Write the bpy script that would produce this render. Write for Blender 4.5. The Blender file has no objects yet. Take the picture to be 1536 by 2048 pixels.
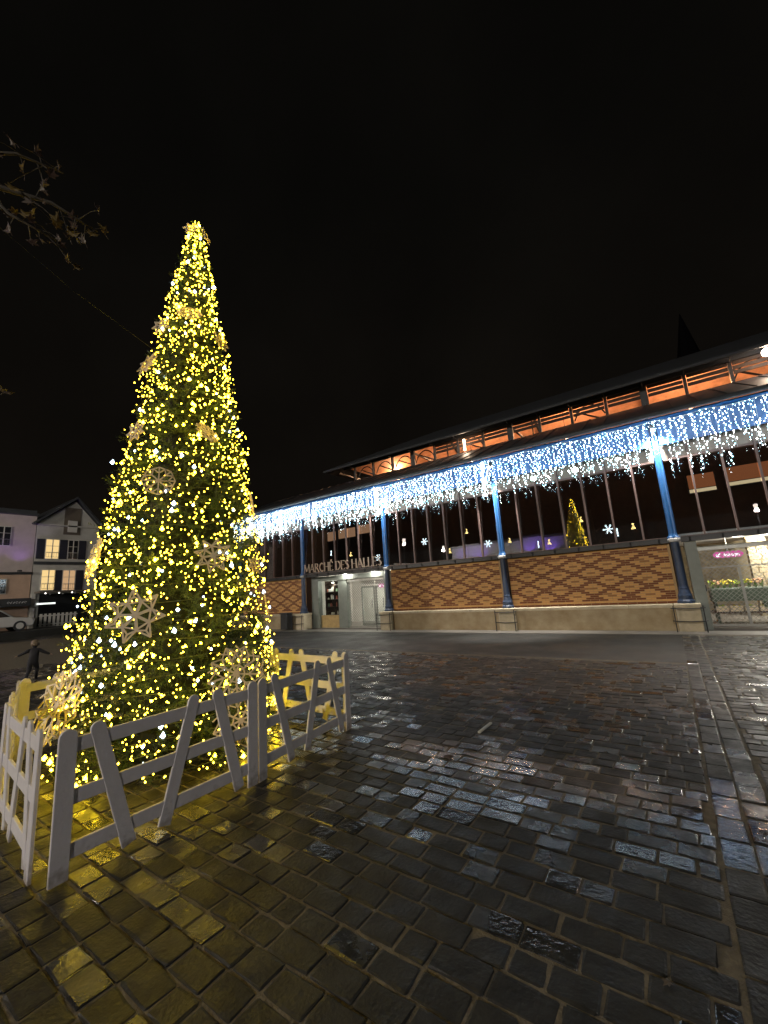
import bpy, math, random
import numpy as np
from mathutils import Vector, Matrix, noise as mnoise

random.seed(7); rng = np.random.default_rng(11)
scene = bpy.context.scene
COL = scene.collection
R_ = math.radians
PI = math.pi

# ------------------------------------------------------------------ camera
FPX, YAW, PITCH, ROLL, EYE = 808.4, 0.6002, 0.1861, -0.0658, 1.6
cy, sy = math.cos(YAW), math.sin(YAW)
fw = Vector((-sy*math.cos(PITCH), cy*math.cos(PITCH), math.sin(PITCH)))
rt = Vector((cy, sy, 0)); up = rt.cross(fw)
r2 = math.cos(ROLL)*rt + math.sin(ROLL)*up
u2 = -math.sin(ROLL)*rt + math.cos(ROLL)*up
cam = bpy.data.cameras.new('camera'); cam_o = bpy.data.objects.new('camera', cam); COL.objects.link(cam_o)
M = Matrix((r2, u2, -fw)).transposed().to_4x4(); M.translation = (0, 0, EYE); cam_o.matrix_world = M
cam.sensor_fit = 'AUTO'; cam.sensor_width = 36; cam.lens = FPX/2048*36
cam.clip_start = .05; cam.clip_end = 2000
scene.camera = cam_o

def in_view(p, m=0.0):
    d = Vector(p) - Vector((0, 0, EYE)); z = d.dot(fw)
    if z < .05: return False
    x = FPX*d.dot(r2)/z; y = FPX*d.dot(u2)/z
    return abs(x) < 768+m and abs(y) < 1024+m

# ------------------------------------------------------------------ night sky
w = bpy.data.worlds.new('World'); scene.world = w; w.use_nodes = True
nt = w.node_tree; bg = nt.nodes['Background']
tc = nt.nodes.new('ShaderNodeTexCoord'); sep = nt.nodes.new('ShaderNodeSeparateXYZ')
nt.links.new(tc.outputs['Generated'], sep.inputs[0])
ramp = nt.nodes.new('ShaderNodeValToRGB'); nt.links.new(sep.outputs['Z'], ramp.inputs[0])
ramp.color_ramp.elements[0].position = 0.0; ramp.color_ramp.elements[0].color = (.0052, .0040, .0030, 1)
ramp.color_ramp.elements[1].position = .75; ramp.color_ramp.elements[1].color = (.0024, .0022, .0018, 1)
cl = nt.nodes.new('ShaderNodeTexNoise'); cl.inputs['Scale'].default_value = 2.2; cl.inputs['Detail'].default_value = 5; nt.links.new(tc.outputs['Generated'], cl.inputs['Vector'])
cm = nt.nodes.new('ShaderNodeMapRange'); cm.inputs[1].default_value = .3; cm.inputs[2].default_value = .75; cm.inputs[3].default_value = .75; cm.inputs[4].default_value = 1.45; nt.links.new(cl.outputs['Fac'], cm.inputs[0])
cx = nt.nodes.new('ShaderNodeVectorMath'); cx.operation = 'SCALE'; nt.links.new(ramp.outputs[0], cx.inputs[0]); nt.links.new(cm.outputs[0], cx.inputs['Scale'])
nt.links.new(cx.outputs[0], bg.inputs['Color']); bg.inputs['Strength'].default_value = 1.0

vs = scene.view_settings
scene.display_settings.display_device = 'sRGB'
vs.view_transform = 'Standard'; vs.look = 'None'; vs.exposure = 0; vs.gamma = 1; vs.use_curve_mapping = False
cyc = scene.cycles
cyc.use_denoising = True
try: cyc.denoiser = 'OPENIMAGEDENOISE'
except Exception: pass
cyc.use_light_tree = True
cyc.sample_clamp_indirect = 4.0; cyc.sample_clamp_direct = 0
cyc.max_bounces = 8; cyc.diffuse_bounces = 3; cyc.glossy_bounces = 4; cyc.transparent_max_bounces = 16
cyc.caustics_reflective = False; cyc.caustics_refractive = False

# ------------------------------------------------------------------ materials
def mat(name, col, rough=.6, metal=0, var=.0, vscale=6, bump=0, bscale=40, spec=.5, coat=0, col2=None, rvar=0):
    m = bpy.data.materials.new(name); m.use_nodes = True
    nt = m.node_tree; b = nt.nodes['Principled BSDF']
    b.inputs['Base Color'].default_value = (*col, 1); b.inputs['Roughness'].default_value = rough
    b.inputs['Metallic'].default_value = metal; b.inputs['Specular IOR Level'].default_value = spec
    b.inputs['Coat Weight'].default_value = coat
    tc = nt.nodes.new('ShaderNodeTexCoord')
    if var or col2:
        n = nt.nodes.new('ShaderNodeTexNoise'); n.inputs['Scale'].default_value = vscale; n.inputs['Detail'].default_value = 6
        n.inputs['Roughness'].default_value = .65
        nt.links.new(tc.outputs['Object'], n.inputs['Vector'])
        mr = nt.nodes.new('ShaderNodeMapRange'); mr.inputs[1].default_value = .3; mr.inputs[2].default_value = .7
        nt.links.new(n.outputs['Fac'], mr.inputs[0])
        mx = nt.nodes.new('ShaderNodeMix'); mx.data_type = 'RGBA'
        c2 = col2 or tuple(c*(1-var) for c in col)
        c1 = col if col2 else tuple(min(1, c*(1+var)) for c in col)
        mx.inputs[6].default_value = (*c1, 1); mx.inputs[7].default_value = (*c2, 1)
        nt.links.new(mr.outputs[0], mx.inputs[0]); nt.links.new(mx.outputs[2], b.inputs['Base Color'])
        if rvar:
            m2 = nt.nodes.new('ShaderNodeMapRange'); m2.inputs[3].default_value = max(.02, rough-rvar); m2.inputs[4].default_value = rough+rvar
            n2 = nt.nodes.new('ShaderNodeTexNoise'); n2.inputs['Scale'].default_value = vscale*.6; n2.inputs['Detail'].default_value = 4
            nt.links.new(tc.outputs['Object'], n2.inputs['Vector'])
            m2.inputs[1].default_value = .35; m2.inputs[2].default_value = .65
            nt.links.new(n2.outputs['Fac'], m2.inputs[0]); nt.links.new(m2.outputs[0], b.inputs['Roughness'])
    if bump:
        n = nt.nodes.new('ShaderNodeTexNoise'); n.inputs['Scale'].default_value = bscale; n.inputs['Detail'].default_value = 5
        nt.links.new(tc.outputs['Object'], n.inputs['Vector'])
        bp = nt.nodes.new('ShaderNodeBump'); bp.inputs['Strength'].default_value = bump; bp.inputs['Distance'].default_value = .01
        nt.links.new(n.outputs['Fac'], bp.inputs['Height']); nt.links.new(bp.outputs[0], b.inputs['Normal'])
    return m

def emit(name, col, s):
    m = bpy.data.materials.new(name); m.use_nodes = True
    nt = m.node_tree; nt.nodes.remove(nt.nodes['Principled BSDF'])
    e = nt.nodes.new('ShaderNodeEmission'); e.inputs[0].default_value = (*col, 1); e.inputs[1].default_value = s
    nt.links.new(e.outputs[0], nt.nodes['Material Output'].inputs[0]); return m

def glassy(name, tint=(1, 1, 1), base=.05, rough=.0):
    m = bpy.data.materials.new(name); m.use_nodes = True
    nt = m.node_tree; nt.nodes.remove(nt.nodes['Principled BSDF'])
    t = nt.nodes.new('ShaderNodeBsdfTransparent'); t.inputs[0].default_value = (*tint, 1)
    g = nt.nodes.new('ShaderNodeBsdfGlossy'); g.inputs['Roughness'].default_value = rough
    f = nt.nodes.new('ShaderNodeFresnel'); f.inputs[0].default_value = 1.5
    ge = nt.nodes.new('ShaderNodeNewGeometry'); io = nt.nodes.new('ShaderNodeMapRange')
    io.inputs[3].default_value = 1.5; io.inputs[4].default_value = 1/1.5          # same Fresnel from either face of the thin pane
    nt.links.new(ge.outputs['Backfacing'], io.inputs[0]); nt.links.new(io.outputs[0], f.inputs[0])
    mr = nt.nodes.new('ShaderNodeMath'); mr.operation = 'ADD'; mr.inputs[1].default_value = base
    nt.links.new(f.outputs[0], mr.inputs[0])
    mx = nt.nodes.new('ShaderNodeMixShader'); nt.links.new(mr.outputs[0], mx.inputs[0])
    nt.links.new(t.outputs[0], mx.inputs[1]); nt.links.new(g.outputs[0], mx.inputs[2])
    nt.links.new(mx.outputs[0], nt.nodes['Material Output'].inputs[0]); return m

MT = {}
def sett_mat(name, col, rlo, rhi, spec, bump, bs):
    m = mat(name, col, .4, var=.45, vscale=7, bump=bump, bscale=bs, spec=spec)
    n = m.node_tree; b = n.nodes['Principled BSDF']; t = n.nodes.new('ShaderNodeTexCoord'); w_ = n.nodes.new('ShaderNodeTexNoise')
    w_.inputs['Scale'].default_value = 5.0; w_.inputs['Detail'].default_value = 5
    r = n.nodes.new('ShaderNodeMapRange'); r.inputs[1].default_value = .38; r.inputs[2].default_value = .64; r.inputs[3].default_value = rlo; r.inputs[4].default_value = rhi
    n.links.new(t.outputs['Object'], w_.inputs['Vector']); n.links.new(w_.outputs['Fac'], r.inputs[0]); n.links.new(r.outputs[0], b.inputs['Roughness'])
    return m
MT['sett'] = sett_mat('damp_granite', (.025, .025, .0245), .38, .62, .26, .5, 45)
MT['sett_semi'] = sett_mat('half_wet_granite', (.028, .028, .028), .16, .42, .65, .42, 34)
MT['sett_wet'] = sett_mat('wet_granite', (.030, .031, .032), .05, .24, 1.0, .34, 26)
MT['joint'] = mat('sandy_joint', (.15, .13, .098), .8, var=.35, vscale=14, bump=.8, bscale=90, spec=.25)
MT['asphalt'] = mat('wet_asphalt', (.028, .029, .027), .6, var=.25, vscale=2, bump=.5, bscale=120, rvar=.1, spec=.3)
MT['slab'] = mat('pale_paving', (.16, .15, .135), .45, var=.25, vscale=3, bump=.3, bscale=60)
MT['stone'] = mat('limestone', (.46, .38, .25), .8, vscale=2.6, col2=(.30, .22, .12), bump=.5, bscale=25)
MT['coping'] = mat('coping_stone', (.52, .45, .32), .75, var=.18, vscale=5, bump=.3)
MT['mortar'] = mat('mortar', (.46, .31, .16), .9, var=.15)
MT['brick'] = mat('buff_brick', (.66, .37, .135), .8, var=.15, vscale=5, bump=.4, bscale=60)
MT['brick_dark'] = mat('red_brown_brick', (.19, .058, .022), .75, var=.25, vscale=7, bump=.4, bscale=60)
MT['brick_mid'] = mat('orange_brick', (.36, .17, .065), .8, var=.2, vscale=7, bump=.4, bscale=60)
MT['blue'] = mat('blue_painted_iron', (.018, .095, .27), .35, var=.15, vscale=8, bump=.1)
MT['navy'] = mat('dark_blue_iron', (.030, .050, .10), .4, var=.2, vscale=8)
MT['iron'] = mat('dark_iron', (.028, .030, .034), .45, var=.2)
MT['mullion'] = mat('red_brown_iron', (.10, .066, .060), .45, var=.15)
MT['zinc'] = mat('dark_zinc', (.045, .050, .058), .5, metal=.0, var=.25, vscale=1.5, bump=.2, bscale=5)
MT['glass'] = glassy('window_glass', (.75, .78, .8), .04)
MT['shopglass'] = glassy('shop_glass', (.93, .96, .95), .0)
MT['transom'] = mat('pale_panel', (.14, .12, .10), .35, var=.2, vscale=1.2)
MT['deck'] = mat('orange_boarding', (.66, .34, .20), .7, var=.25, vscale=3)
MT['darkwood'] = mat('dark_timber', (.045, .028, .02), .7, var=.3)
MT['grey_frame'] = mat('grey_green_frame', (.20, .225, .205), .45, var=.1)
MT['white'] = mat('white_plaster', (.72, .70, .66), .7, var=.08, vscale=2)
MT['interior_dark'] = mat('dim_interior', (.035, .03, .028), .8, var=.2)
MT['fence'] = mat('white_painted_wood', (.62, .60, .62), .5, var=.05, vscale=7, bump=.3, bscale=35)
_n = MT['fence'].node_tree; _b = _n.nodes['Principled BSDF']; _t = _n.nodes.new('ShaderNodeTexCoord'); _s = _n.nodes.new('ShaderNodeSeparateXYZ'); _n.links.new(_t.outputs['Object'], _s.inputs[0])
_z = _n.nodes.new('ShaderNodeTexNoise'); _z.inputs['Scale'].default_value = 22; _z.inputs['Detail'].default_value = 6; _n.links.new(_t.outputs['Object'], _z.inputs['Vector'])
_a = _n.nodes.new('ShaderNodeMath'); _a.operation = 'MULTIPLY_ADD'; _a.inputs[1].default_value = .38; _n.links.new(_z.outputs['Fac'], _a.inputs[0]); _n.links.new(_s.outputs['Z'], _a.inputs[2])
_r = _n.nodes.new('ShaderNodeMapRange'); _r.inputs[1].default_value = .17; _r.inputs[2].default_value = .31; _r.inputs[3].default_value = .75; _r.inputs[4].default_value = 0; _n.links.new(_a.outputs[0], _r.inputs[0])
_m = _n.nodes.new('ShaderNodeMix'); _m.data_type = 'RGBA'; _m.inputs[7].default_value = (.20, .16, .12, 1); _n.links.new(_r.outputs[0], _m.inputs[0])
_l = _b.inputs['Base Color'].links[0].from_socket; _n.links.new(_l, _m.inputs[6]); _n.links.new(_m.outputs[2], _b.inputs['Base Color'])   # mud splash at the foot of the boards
MT['ply'] = mat('pale_plywood', (.74, .62, .44), .55, var=.12, vscale=12)
MT['needle'] = mat('pvc_needles', (.020, .044, .012), .45, var=.45, vscale=5)
MT['needle2'] = mat('pvc_needles_light', (.045, .080, .020), .45, var=.4, vscale=5)
MT['core'] = mat('tree_core', (.006, .009, .004), .95)
MT['wire'] = mat('green_cable', (.02, .035, .018), .5)
MT['wwire'] = mat('white_cable', (.6, .63, .66), .5)
MT['bark'] = mat('mottled_bark', (.075, .062, .045), .85, col2=(.04, .034, .026), vscale=4, bump=.8, bscale=12)
MT['leaf'] = mat('yellow_leaf', (.11, .072, .012), .6, var=.5, vscale=9)
MT['leaf2'] = mat('brown_leaf', (.045, .022, .012), .6, var=.4, vscale=9)
MT['leaf3'] = mat('grey_leaf', (.08, .06, .045), .6, var=.3, vscale=9)
YEL = (1, .64, .035)
MT['b1'] = emit('warm_bulb', YEL, 27); MT['b2'] = emit('bright_warm_bulb', (1, .69, .02), 50); MT['b3'] = emit('cool_bulb', (.62, .80, 1), 9)
MT['i1'] = emit('icicle_white', (.84, .97, 1), 19); MT['i2'] = emit('icicle_blue', (.40, .82, 1), 20); MT['i3'] = emit('icicle_bright', (.88, .97, 1), 44)

# ------------------------------------------------------------------ mesh helpers
class MB:
    def __init__(s): s.v = []; s.f = []; s.mi = []; s.k = 0
    def add(s, vs, fs):
        n = len(s.v); s.v += [tuple(p) for p in vs]
        for f in fs: s.f.append(tuple(i+n for i in f)); s.mi.append(s.k)
        return s
    def box(s, x0, x1, y0, y1, z0, z1):
        vs = [(x, y, z) for z in (z0, z1) for y in (y0, y1) for x in (x0, x1)]
        return s.add(vs, [(0, 2, 3, 1), (4, 5, 7, 6), (0, 1, 5, 4), (1, 3, 7, 5), (3, 2, 6, 7), (2, 0, 4, 6)])
    def cbox(s, x0, x1, y0, y1, z0, z1, c=.01):        # chamfered on vertical and top edges
        def ring(ix, z): return [(x0+ix+c, y0+ix, z), (x1-ix-c, y0+ix, z), (x1-ix, y0+ix+c, z), (x1-ix, y1-ix-c, z), (x1-ix-c, y1-ix, z), (x0+ix+c, y1-ix, z), (x0+ix, y1-ix-c, z), (x0+ix, y0+ix+c, z)]
        vs = ring(0, z0)+ring(0, z1-c)+ring(c, z1)
        fs = [tuple(range(7, -1, -1)), tuple(range(16, 24))]
        for a in (0, 8):
            for i in range(8): j = (i+1) % 8; fs.append((a+i, a+j, a+8+j, a+8+i))
        return s.add(vs, fs)
    def bar(s, p, q, w, h, upv=(0, 0, 1)):              # rectangular bar between two points
        p = Vector(p); q = Vector(q); d = (q-p).normalized(); u = Vector(upv)
        if abs(d.dot(u)) > .99: u = Vector((1, 0, 0))
        a = d.cross(u).normalized(); b = a.cross(d)
        vs = [c+sa*a*w/2+sb*b*h/2 for c in (p, q) for sb in (-1, 1) for sa in (-1, 1)]
        return s.add(vs, [(0, 1, 3, 2), (4, 6, 7, 5), (0, 4, 5, 1), (1, 5, 7, 3), (3, 7, 6, 2), (2, 6, 4, 0)])
    def tube(s, pts, r, n=6):
        pts = [Vector(p) for p in pts]; rs = r if isinstance(r, (list, tuple)) else [r]*len(pts)
        vs = []
        for i, p in enumerate(pts):
            d = (pts[min(i+1, len(pts)-1)]-pts[max(i-1, 0)]).normalized()
            u = Vector((0, 0, 1)) if abs(d.z) < .9 else Vector((1, 0, 0))
            a = d.cross(u).normalized(); b = a.cross(d)
            vs += [p+rs[i]*(math.cos(2*PI*k/n)*a+math.sin(2*PI*k/n)*b) for k in range(n)]
        fs = [(i*n+k, i*n+(k+1) % n, (i+1)*n+(k+1) % n, (i+1)*n+k) for i in range(len(pts)-1) for k in range(n)]
        fs += [tuple(range(n-1, -1, -1)), tuple((len(pts)-1)*n+k for k in range(n))]
        return s.add(vs, fs)
    def lathe(s, c, prof, n=12, flute=0):
        vs = []
        for r, z in prof:
            for k in range(n):
                rr = r*(1-flute*(k % 2)); vs.append((c[0]+rr*math.cos(2*PI*k/n), c[1]+rr*math.sin(2*PI*k/n), c[2]+z))
        fs = [(i*n+k, i*n+(k+1) % n, (i+1)*n+(k+1) % n, (i+1)*n+k) for i in range(len(prof)-1) for k in range(n)]
        fs += [tuple(range(n-1, -1, -1)), tuple((len(prof)-1)*n+k for k in range(n))]
        return s.add(vs, fs)
    def octa(s, c, r, rz=None):
        x, y, z = c; rz = rz or r
        return s.add([(x+r, y, z), (x-r, y, z), (x, y+r, z), (x, y-r, z), (x, y, z+rz), (x, y, z-rz)],
                     [(0, 2, 4), (2, 1, 4), (1, 3, 4), (3, 0, 4), (2, 0, 5), (1, 2, 5), (3, 1, 5), (0, 3, 5)])
    def ball(s, c, r, n=8, m=5, sz=1):
        return s.lathe(c, [(max(1e-4, r*math.sin(PI*i/m)), -r*sz*math.cos(PI*i/m)) for i in range(m+1)], n)
    def prism(s, poly, axis, a, b):                      # polygon in the two other axes, extruded
        def P(u, v, t): return {'x': (t, u, v), 'y': (u, t, v), 'z': (u, v, t)}[axis]
        n = len(poly); vs = [P(u, v, a) for u, v in poly]+[P(u, v, b) for u, v in poly]
        fs = [tuple(range(n-1, -1, -1)), tuple(range(n, 2*n))]+[(i, (i+1) % n, n+(i+1) % n, n+i) for i in range(n)]
        return s.add(vs, fs)
    def mesh(s, name, mats, smooth=False, off=(0, 0, 0)):
        me = bpy.data.meshes.new(name)
        o = off; vs = s.v if o == (0, 0, 0) else [(p[0]-o[0], p[1]-o[1], p[2]-o[2]) for p in s.v]
        me.from_pydata(vs, [], s.f)
        mats = mats if isinstance(mats, (list, tuple)) else [mats]
        for m in mats: me.materials.append(m)
        if len(mats) > 1: me.polygons.foreach_set('material_index', s.mi)
        if smooth: me.polygons.foreach_set('use_smooth', [True]*len(me.polygons))
        me.validate(); me.update(); return me
    def build(s, name, mats, parent=None, smooth=False, local=False):
        """link as one object; world coordinates unless local (parent chains are plain translations)"""
        off = (0, 0, 0)
        if parent is not None and not local:
            t = Vector((0, 0, 0)); q = parent
            while q is not None: t += q.location; q = q.parent
            off = tuple(t)
        if off == (0, 0, 0) or local: off = (0, 0, 0)
        return link(name, s.mesh(name, mats, smooth, off), parent)

def link(name, me, parent=None, loc=None):
    o = bpy.data.objects.new(name, me); COL.objects.link(o)
    if parent is not None: o.parent = parent
    if loc is not None: o.location = loc
    return o
def tag(o, label=None, cat=None, group=None, kind=None):
    if label: o['label'] = label
    if cat: o['category'] = cat
    if group: o['group'] = group
    if kind: o['kind'] = kind
    return o
def thing(name, label, cat, loc=(0, 0, 0), group=None, rz=0):
    o = bpy.data.objects.new(name, None); COL.objects.link(o); o.location = loc; o.rotation_euler[2] = rz
    o.empty_display_size = .1
    return tag(o, label, cat, group)
def lamp(parent, name, loc, power, col, r=.08, kind='POINT', rot=None, **k):
    l = bpy.data.lights.new(name, kind); l.energy = power; l.color = col
    if kind in ('POINT', 'SPOT'): l.shadow_soft_size = r
    for a, b in k.items(): setattr(l, a, b)
    o = bpy.data.objects.new(name, l); COL.objects.link(o)
    t = Vector((0, 0, 0)); q = parent
    while q is not None: t += q.location; q = q.parent
    o.parent = parent; o.location = Vector(loc)-t
    if rot: o.rotation_euler = rot
    return o

# ================================================================== GROUND
g = MB(); g.add([(-400, -300, -.06), (400, -300, -.06), (400, 500, -.06), (-400, 500, -.06)], [(0, 1, 2, 3)])
tag(g.build('ground', MT['asphalt']), kind='structure')
FY = 13.57                       # plane of the hall's front
g = MB(); g.box(-34, .25, 9.0, 12.7, -.055, -.006); tag(g.build('road', MT['asphalt']), kind='structure')
paving = tag(MB().box(-30, 6, -1.5, 9.0, -.05, -.0075).box(.25, 8, 9.0, 12.7, -.05, -.0075).build('square_paving', MT['joint']), kind='structure')
g = MB(); g.box(-22, 16, 12.7, 13.45, -.055, .004); tag(g.build('pavement', MT['slab']), kind='structure')

def sett_geo(x0, x1, y0, y1):
    """one hand-split granite sett: an uneven 5 x 4 top with a worn edge, and four sides"""
    nx, ny = 5, 4; c = .009
    xs = [x0, x0+c, x0+(x1-x0)*random.uniform(.4, .6), x1-c, x1]; ys = [y0, y0+c, y1-c, y1]
    tx, ty = random.gauss(0, .013), random.gauss(0, .015); h = random.gauss(-.001, .0022)
    mx, my = (x0+x1)/2, (y0+y1)/2; vs = []
    for j in range(ny):
        for i in range(nx):
            edge = i in (0, nx-1) or j in (0, ny-1); corner = i in (0, nx-1) and j in (0, ny-1)
            jx, jy = random.gauss(0, .0022), random.gauss(0, .0022)
            if corner: jx += (c*.5 if i == 0 else -c*.5); jy += (c*.5 if j == 0 else -c*.5)
            z = h+tx*(xs[i]-mx)+ty*(ys[j]-my)+random.gauss(0, .0009)-(.0035 if edge else 0)
            vs.append((xs[i]+jx, ys[j]+jy, z))
    fs = [(j*nx+i, j*nx+i+1, (j+1)*nx+i+1, (j+1)*nx+i) for j in range(ny-1) for i in range(nx-1)]
    ring = [i for i in range(nx)]+[j*nx+nx-1 for j in range(1, ny)]+[(ny-1)*nx+i for i in range(nx-2, -1, -1)]+[j*nx for j in range(ny-2, 0, -1)]
    n = len(vs); m = len(ring)
    for q in ring: vs.append(vs[q])
    for q in ring: vs.append((vs[q][0], vs[q][1], -.035))
    fs += [(n+m+i, n+m+(i+1) % m, n+(i+1) % m, n+i) for i in range(m)]
    return vs, fs
setts = []
def field(x0, x1, y0, y1, step=.148, gap=.011, along='x', lmin=.15, lmax=.28):
    if along == 'x':
        y = y0
        while y+step <= y1+.001:
            x = x0-random.random()*.2; hh = step*random.uniform(.96, 1.0)
            while x < x1-.06:
                L = random.uniform(lmin, lmax); xe = min(x+L, x1)
                gx = gap*random.uniform(.7, 1.5)
                if xe-max(x, x0) > .05: setts.append((max(x, x0)+gx/2, xe-gx/2, y+gap*random.uniform(.35, .7), y+hh-gap*random.uniform(.35, .7)))
                x = xe
            y += step
    else:
        x = x0
        while x+step <= x1+.001:
            y = y0
            while y < y1-.06:
                L = random.uniform(lmin, lmax); ye = min(y+L, y1)
                setts.append((x+gap/2, x+step-gap/2, y+gap/2, ye-gap/2)); y = ye
            x += step
field(-16, -.03, .25, 8.98)
field(-.02, .30, .25, 12.6, step=.16, along='y', lmin=.20, lmax=.32)
field(.31, 6, .25, 12.6)
def WET(s):                                  # wetter in shallow hollows of the square
    h = max(0, math.sin(s[0]*1.9+1.3*math.sin(s[2]*1.1))*math.sin(s[2]*1.45+.8*math.sin(s[0]*.8)))
    low = math.exp(-((s[2]-3.35-.12*math.sin(s[0]*2.3))/.55)**2)*(1 if s[0] < .1 else .5)
    p = .05+.16*h+.75*low*(.55+.45*math.sin(s[0]*3.1+1.0)); q = random.random()
    return 2 if q < p else (1 if q < p*1.9+.16 else 0)
vis = []; rest = MB()
for s in setts:
    c = ((s[0]+s[1])/2, (s[2]+s[3])/2, 0)
    if in_view(c, 60): vis.append((math.hypot(c[0], c[1]), s))
    elif c[1] < 9.5 and c[0] > -9 and c[0] < 3: rest.add(*sett_geo(*s))
vis.sort()
for i, (d, s) in enumerate(vis):
    if i < 300:
        m = MB().add(*sett_geo(*s)); m.build('sett', MT[('sett', 'sett_semi', 'sett_wet')[WET(s)]], paving)
    else: rest.k = WET(s); rest.add(*sett_geo(*s))
tag(rest.build('setts', [MT['sett'], MT['sett_semi'], MT['sett_wet']], paving), kind='stuff')

# ================================================================== MARKET HALL
BAY = 4.7803; XA = -14.121
CX = [XA+BAY*k for k in range(-1, 6)]            # columns Z A B C D E F
hall = thing('market_hall', 'long iron and glass market hall with blue columns and patterned brick panels', 'market hall', (XA, FY, 0))
XL, XR = CX[0], CX[-1]
# floor
MB().box(XL+.1, XR, 13.9, 27.3, -.05, .012).build('floor', MT['slab'], hall)
# lean-to roof and hipped end
ZE, ZT, YE, YT = 5.86, 7.32, 13.10, 16.42
r = MB(); th = .08
r.add([(XL-.5, YE, ZE), (XR+.5, YE, ZE), (XR+.5, YT, ZT), (XL+3.0, YT, ZT), (XL-.5, YE, ZE-th), (XR+.5, YE, ZE-th), (XR+.5, YT, ZT-th), (XL+3.0, YT, ZT-th)],
      [(0, 1, 2, 3), (7, 6, 5, 4), (0, 4, 5, 1), (1, 5, 6, 2), (3, 2, 6, 7), (0, 3, 7, 4)])
r.add([(XL-.5, YE, ZE), (XL+3, YT, ZT), (XL+3, 24.6, ZT), (XL-.5, 27.9, ZE), (XL-.5, YE, ZE-th), (XL+3, YT, ZT-th), (XL+3, 24.6, ZT-th), (XL-.5, 27.9, ZE-th)],
      [(0, 1, 2, 3)[::-1], (7, 6, 5, 4)[::-1], (0, 3, 7, 4), (1, 5, 6, 2), (0, 4, 5, 1), (2, 6, 7, 3)])
roof = r.build('lower_roof', MT['zinc'], hall)
g = MB()
x = XL
while x < XR:
    g.bar((x, YE+.02, ZE+.012), (x, YT-.02, ZT+.012), .03, .035); x += .5974
g.build('standing_seam', MT['zinc'], roof)
gut = MB().tube([(XL-.5, YE-.06, ZE-.03), (XR+.5, YE-.06, ZE-.03)], .075, 8).build('gutter', MT['zinc'], hall, smooth=True)
# blue fascia hung below the eave, one panel per bay
for k in range(len(CX)-1):
    f = MB().box(CX[k]+.10, CX[k+1]-.10, 13.40, 13.45, 5.06, 5.74)
    fo = f.build('fascia', MT['blue'], hall)
    t = MB()
    for j in range(1, 7): t.box(CX[k]+j*BAY/7-.03, CX[k]+j*BAY/7+.03, 13.375, 13.397, 5.08, 5.72)
    t.box(CX[k]+.10, CX[k+1]-.10, 13.36, 13.397, 5.02, 5.075)
    t.build('fascia_moulding', MT['blue'], fo)
MB().box(XL-.4, XR+.4, YE+.05, FY+.2, 5.745, 5.775).build('soffit', MT['blue'], hall)
# columns
for k, x in enumerate(CX):
    c = MB()
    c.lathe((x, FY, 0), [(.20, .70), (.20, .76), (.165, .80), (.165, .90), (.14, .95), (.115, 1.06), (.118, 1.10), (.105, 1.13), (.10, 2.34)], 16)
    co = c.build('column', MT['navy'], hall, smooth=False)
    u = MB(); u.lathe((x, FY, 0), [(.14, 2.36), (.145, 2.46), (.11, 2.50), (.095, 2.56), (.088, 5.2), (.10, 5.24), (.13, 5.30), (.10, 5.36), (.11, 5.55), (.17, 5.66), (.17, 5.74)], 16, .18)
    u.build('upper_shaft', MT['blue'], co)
    MB().lathe((x, FY, 0), [(.145, 2.33), (.155, 2.36), (.155, 2.40), (.14, 2.43)], 16).build('collar', mat('pale_collar', (.5, .5, .5), .5) if k == 0 else bpy.data.materials['pale_collar'], co)
    b = MB()
    for sx in (-1, 1):
        pts = [(x+sx*(.10+.55*math.sin(a)), FY-.05, 5.05+.6*(1-math.cos(a))) for a in np.linspace(0, PI/2, 7)]
        b.tube(pts, .022, 6)
    b.build('bracket', MT['blue'], co)
    p = MB().cbox(x-.26, x+.26, 13.27, 13.80, 0.0, .62, .015).cbox(x-.29, x+.29, 13.24, 13.82, .62, .70, .015)
    p.build('pedestal', MT['coping'], hall)

# rail above brick panels with brackets
for k in range(len(CX)-1):
    rl = MB().box(CX[k]+.15, CX[k+1]-.15, 13.46, 13.74, 2.31, 2.44).build('rail', MT['iron'], hall)
    f = MB().box(CX[k]+.15, CX[k+1]-.15, 13.42, 13.62, 2.441, 2.462); f.build('rail_flange', MT['mullion'], rl)
    for j in range(7):
        xx = CX[k]+(j+.5)*BAY/7
        MB().prism([(13.46, 2.31), (13.46, 2.42), (13.40, 2.42)], 'x', xx-.02, xx+.02).build('rail_bracket', MT['iron'], rl)

# brick panels: bays Z-A, B-C, C-D and E-F
brick_mesh = {}
def brick_me(kind, half):
    key = (kind, half)
    if key not in brick_mesh:
        L = .2235 if not half else .106
        m = MB(); c = .004
        m.add([(-L/2, 0, -.0235), (L/2, 0, -.0235), (L/2, 0, .0235), (-L/2, 0, .0235), (-L/2+c, -.011, -.0235+c), (L/2-c, -.011, -.0235+c), (L/2-c, -.011, .0235-c), (-L/2+c, -.011, .0235-c)],
              [(4, 5, 6, 7), (0, 1, 5, 4), (1, 2, 6, 5), (2, 3, 7, 6), (3, 0, 4, 7)])
        brick_mesh[key] = m.mesh('brick', MT[kind])
    return brick_mesh[key]
def brick_kind(h, r):
    if r == 0: return 'brick_dark'
    if r in (2, 25) and (h % 8) in (3, 4, 5): return 'brick_dark'
    if (h+r) % 8 == 0 or (h-r) % 8 == 0: return 'brick_dark' if 1 < r < 27 else 'brick'
    if (h+r) % 8 == 4 and (h-r) % 8 == 4: return 'brick_mid'
    return 'brick_mid' if random.random() < .04 else 'brick'
ROWS, CP, BP = 28, .0572, .235
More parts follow.
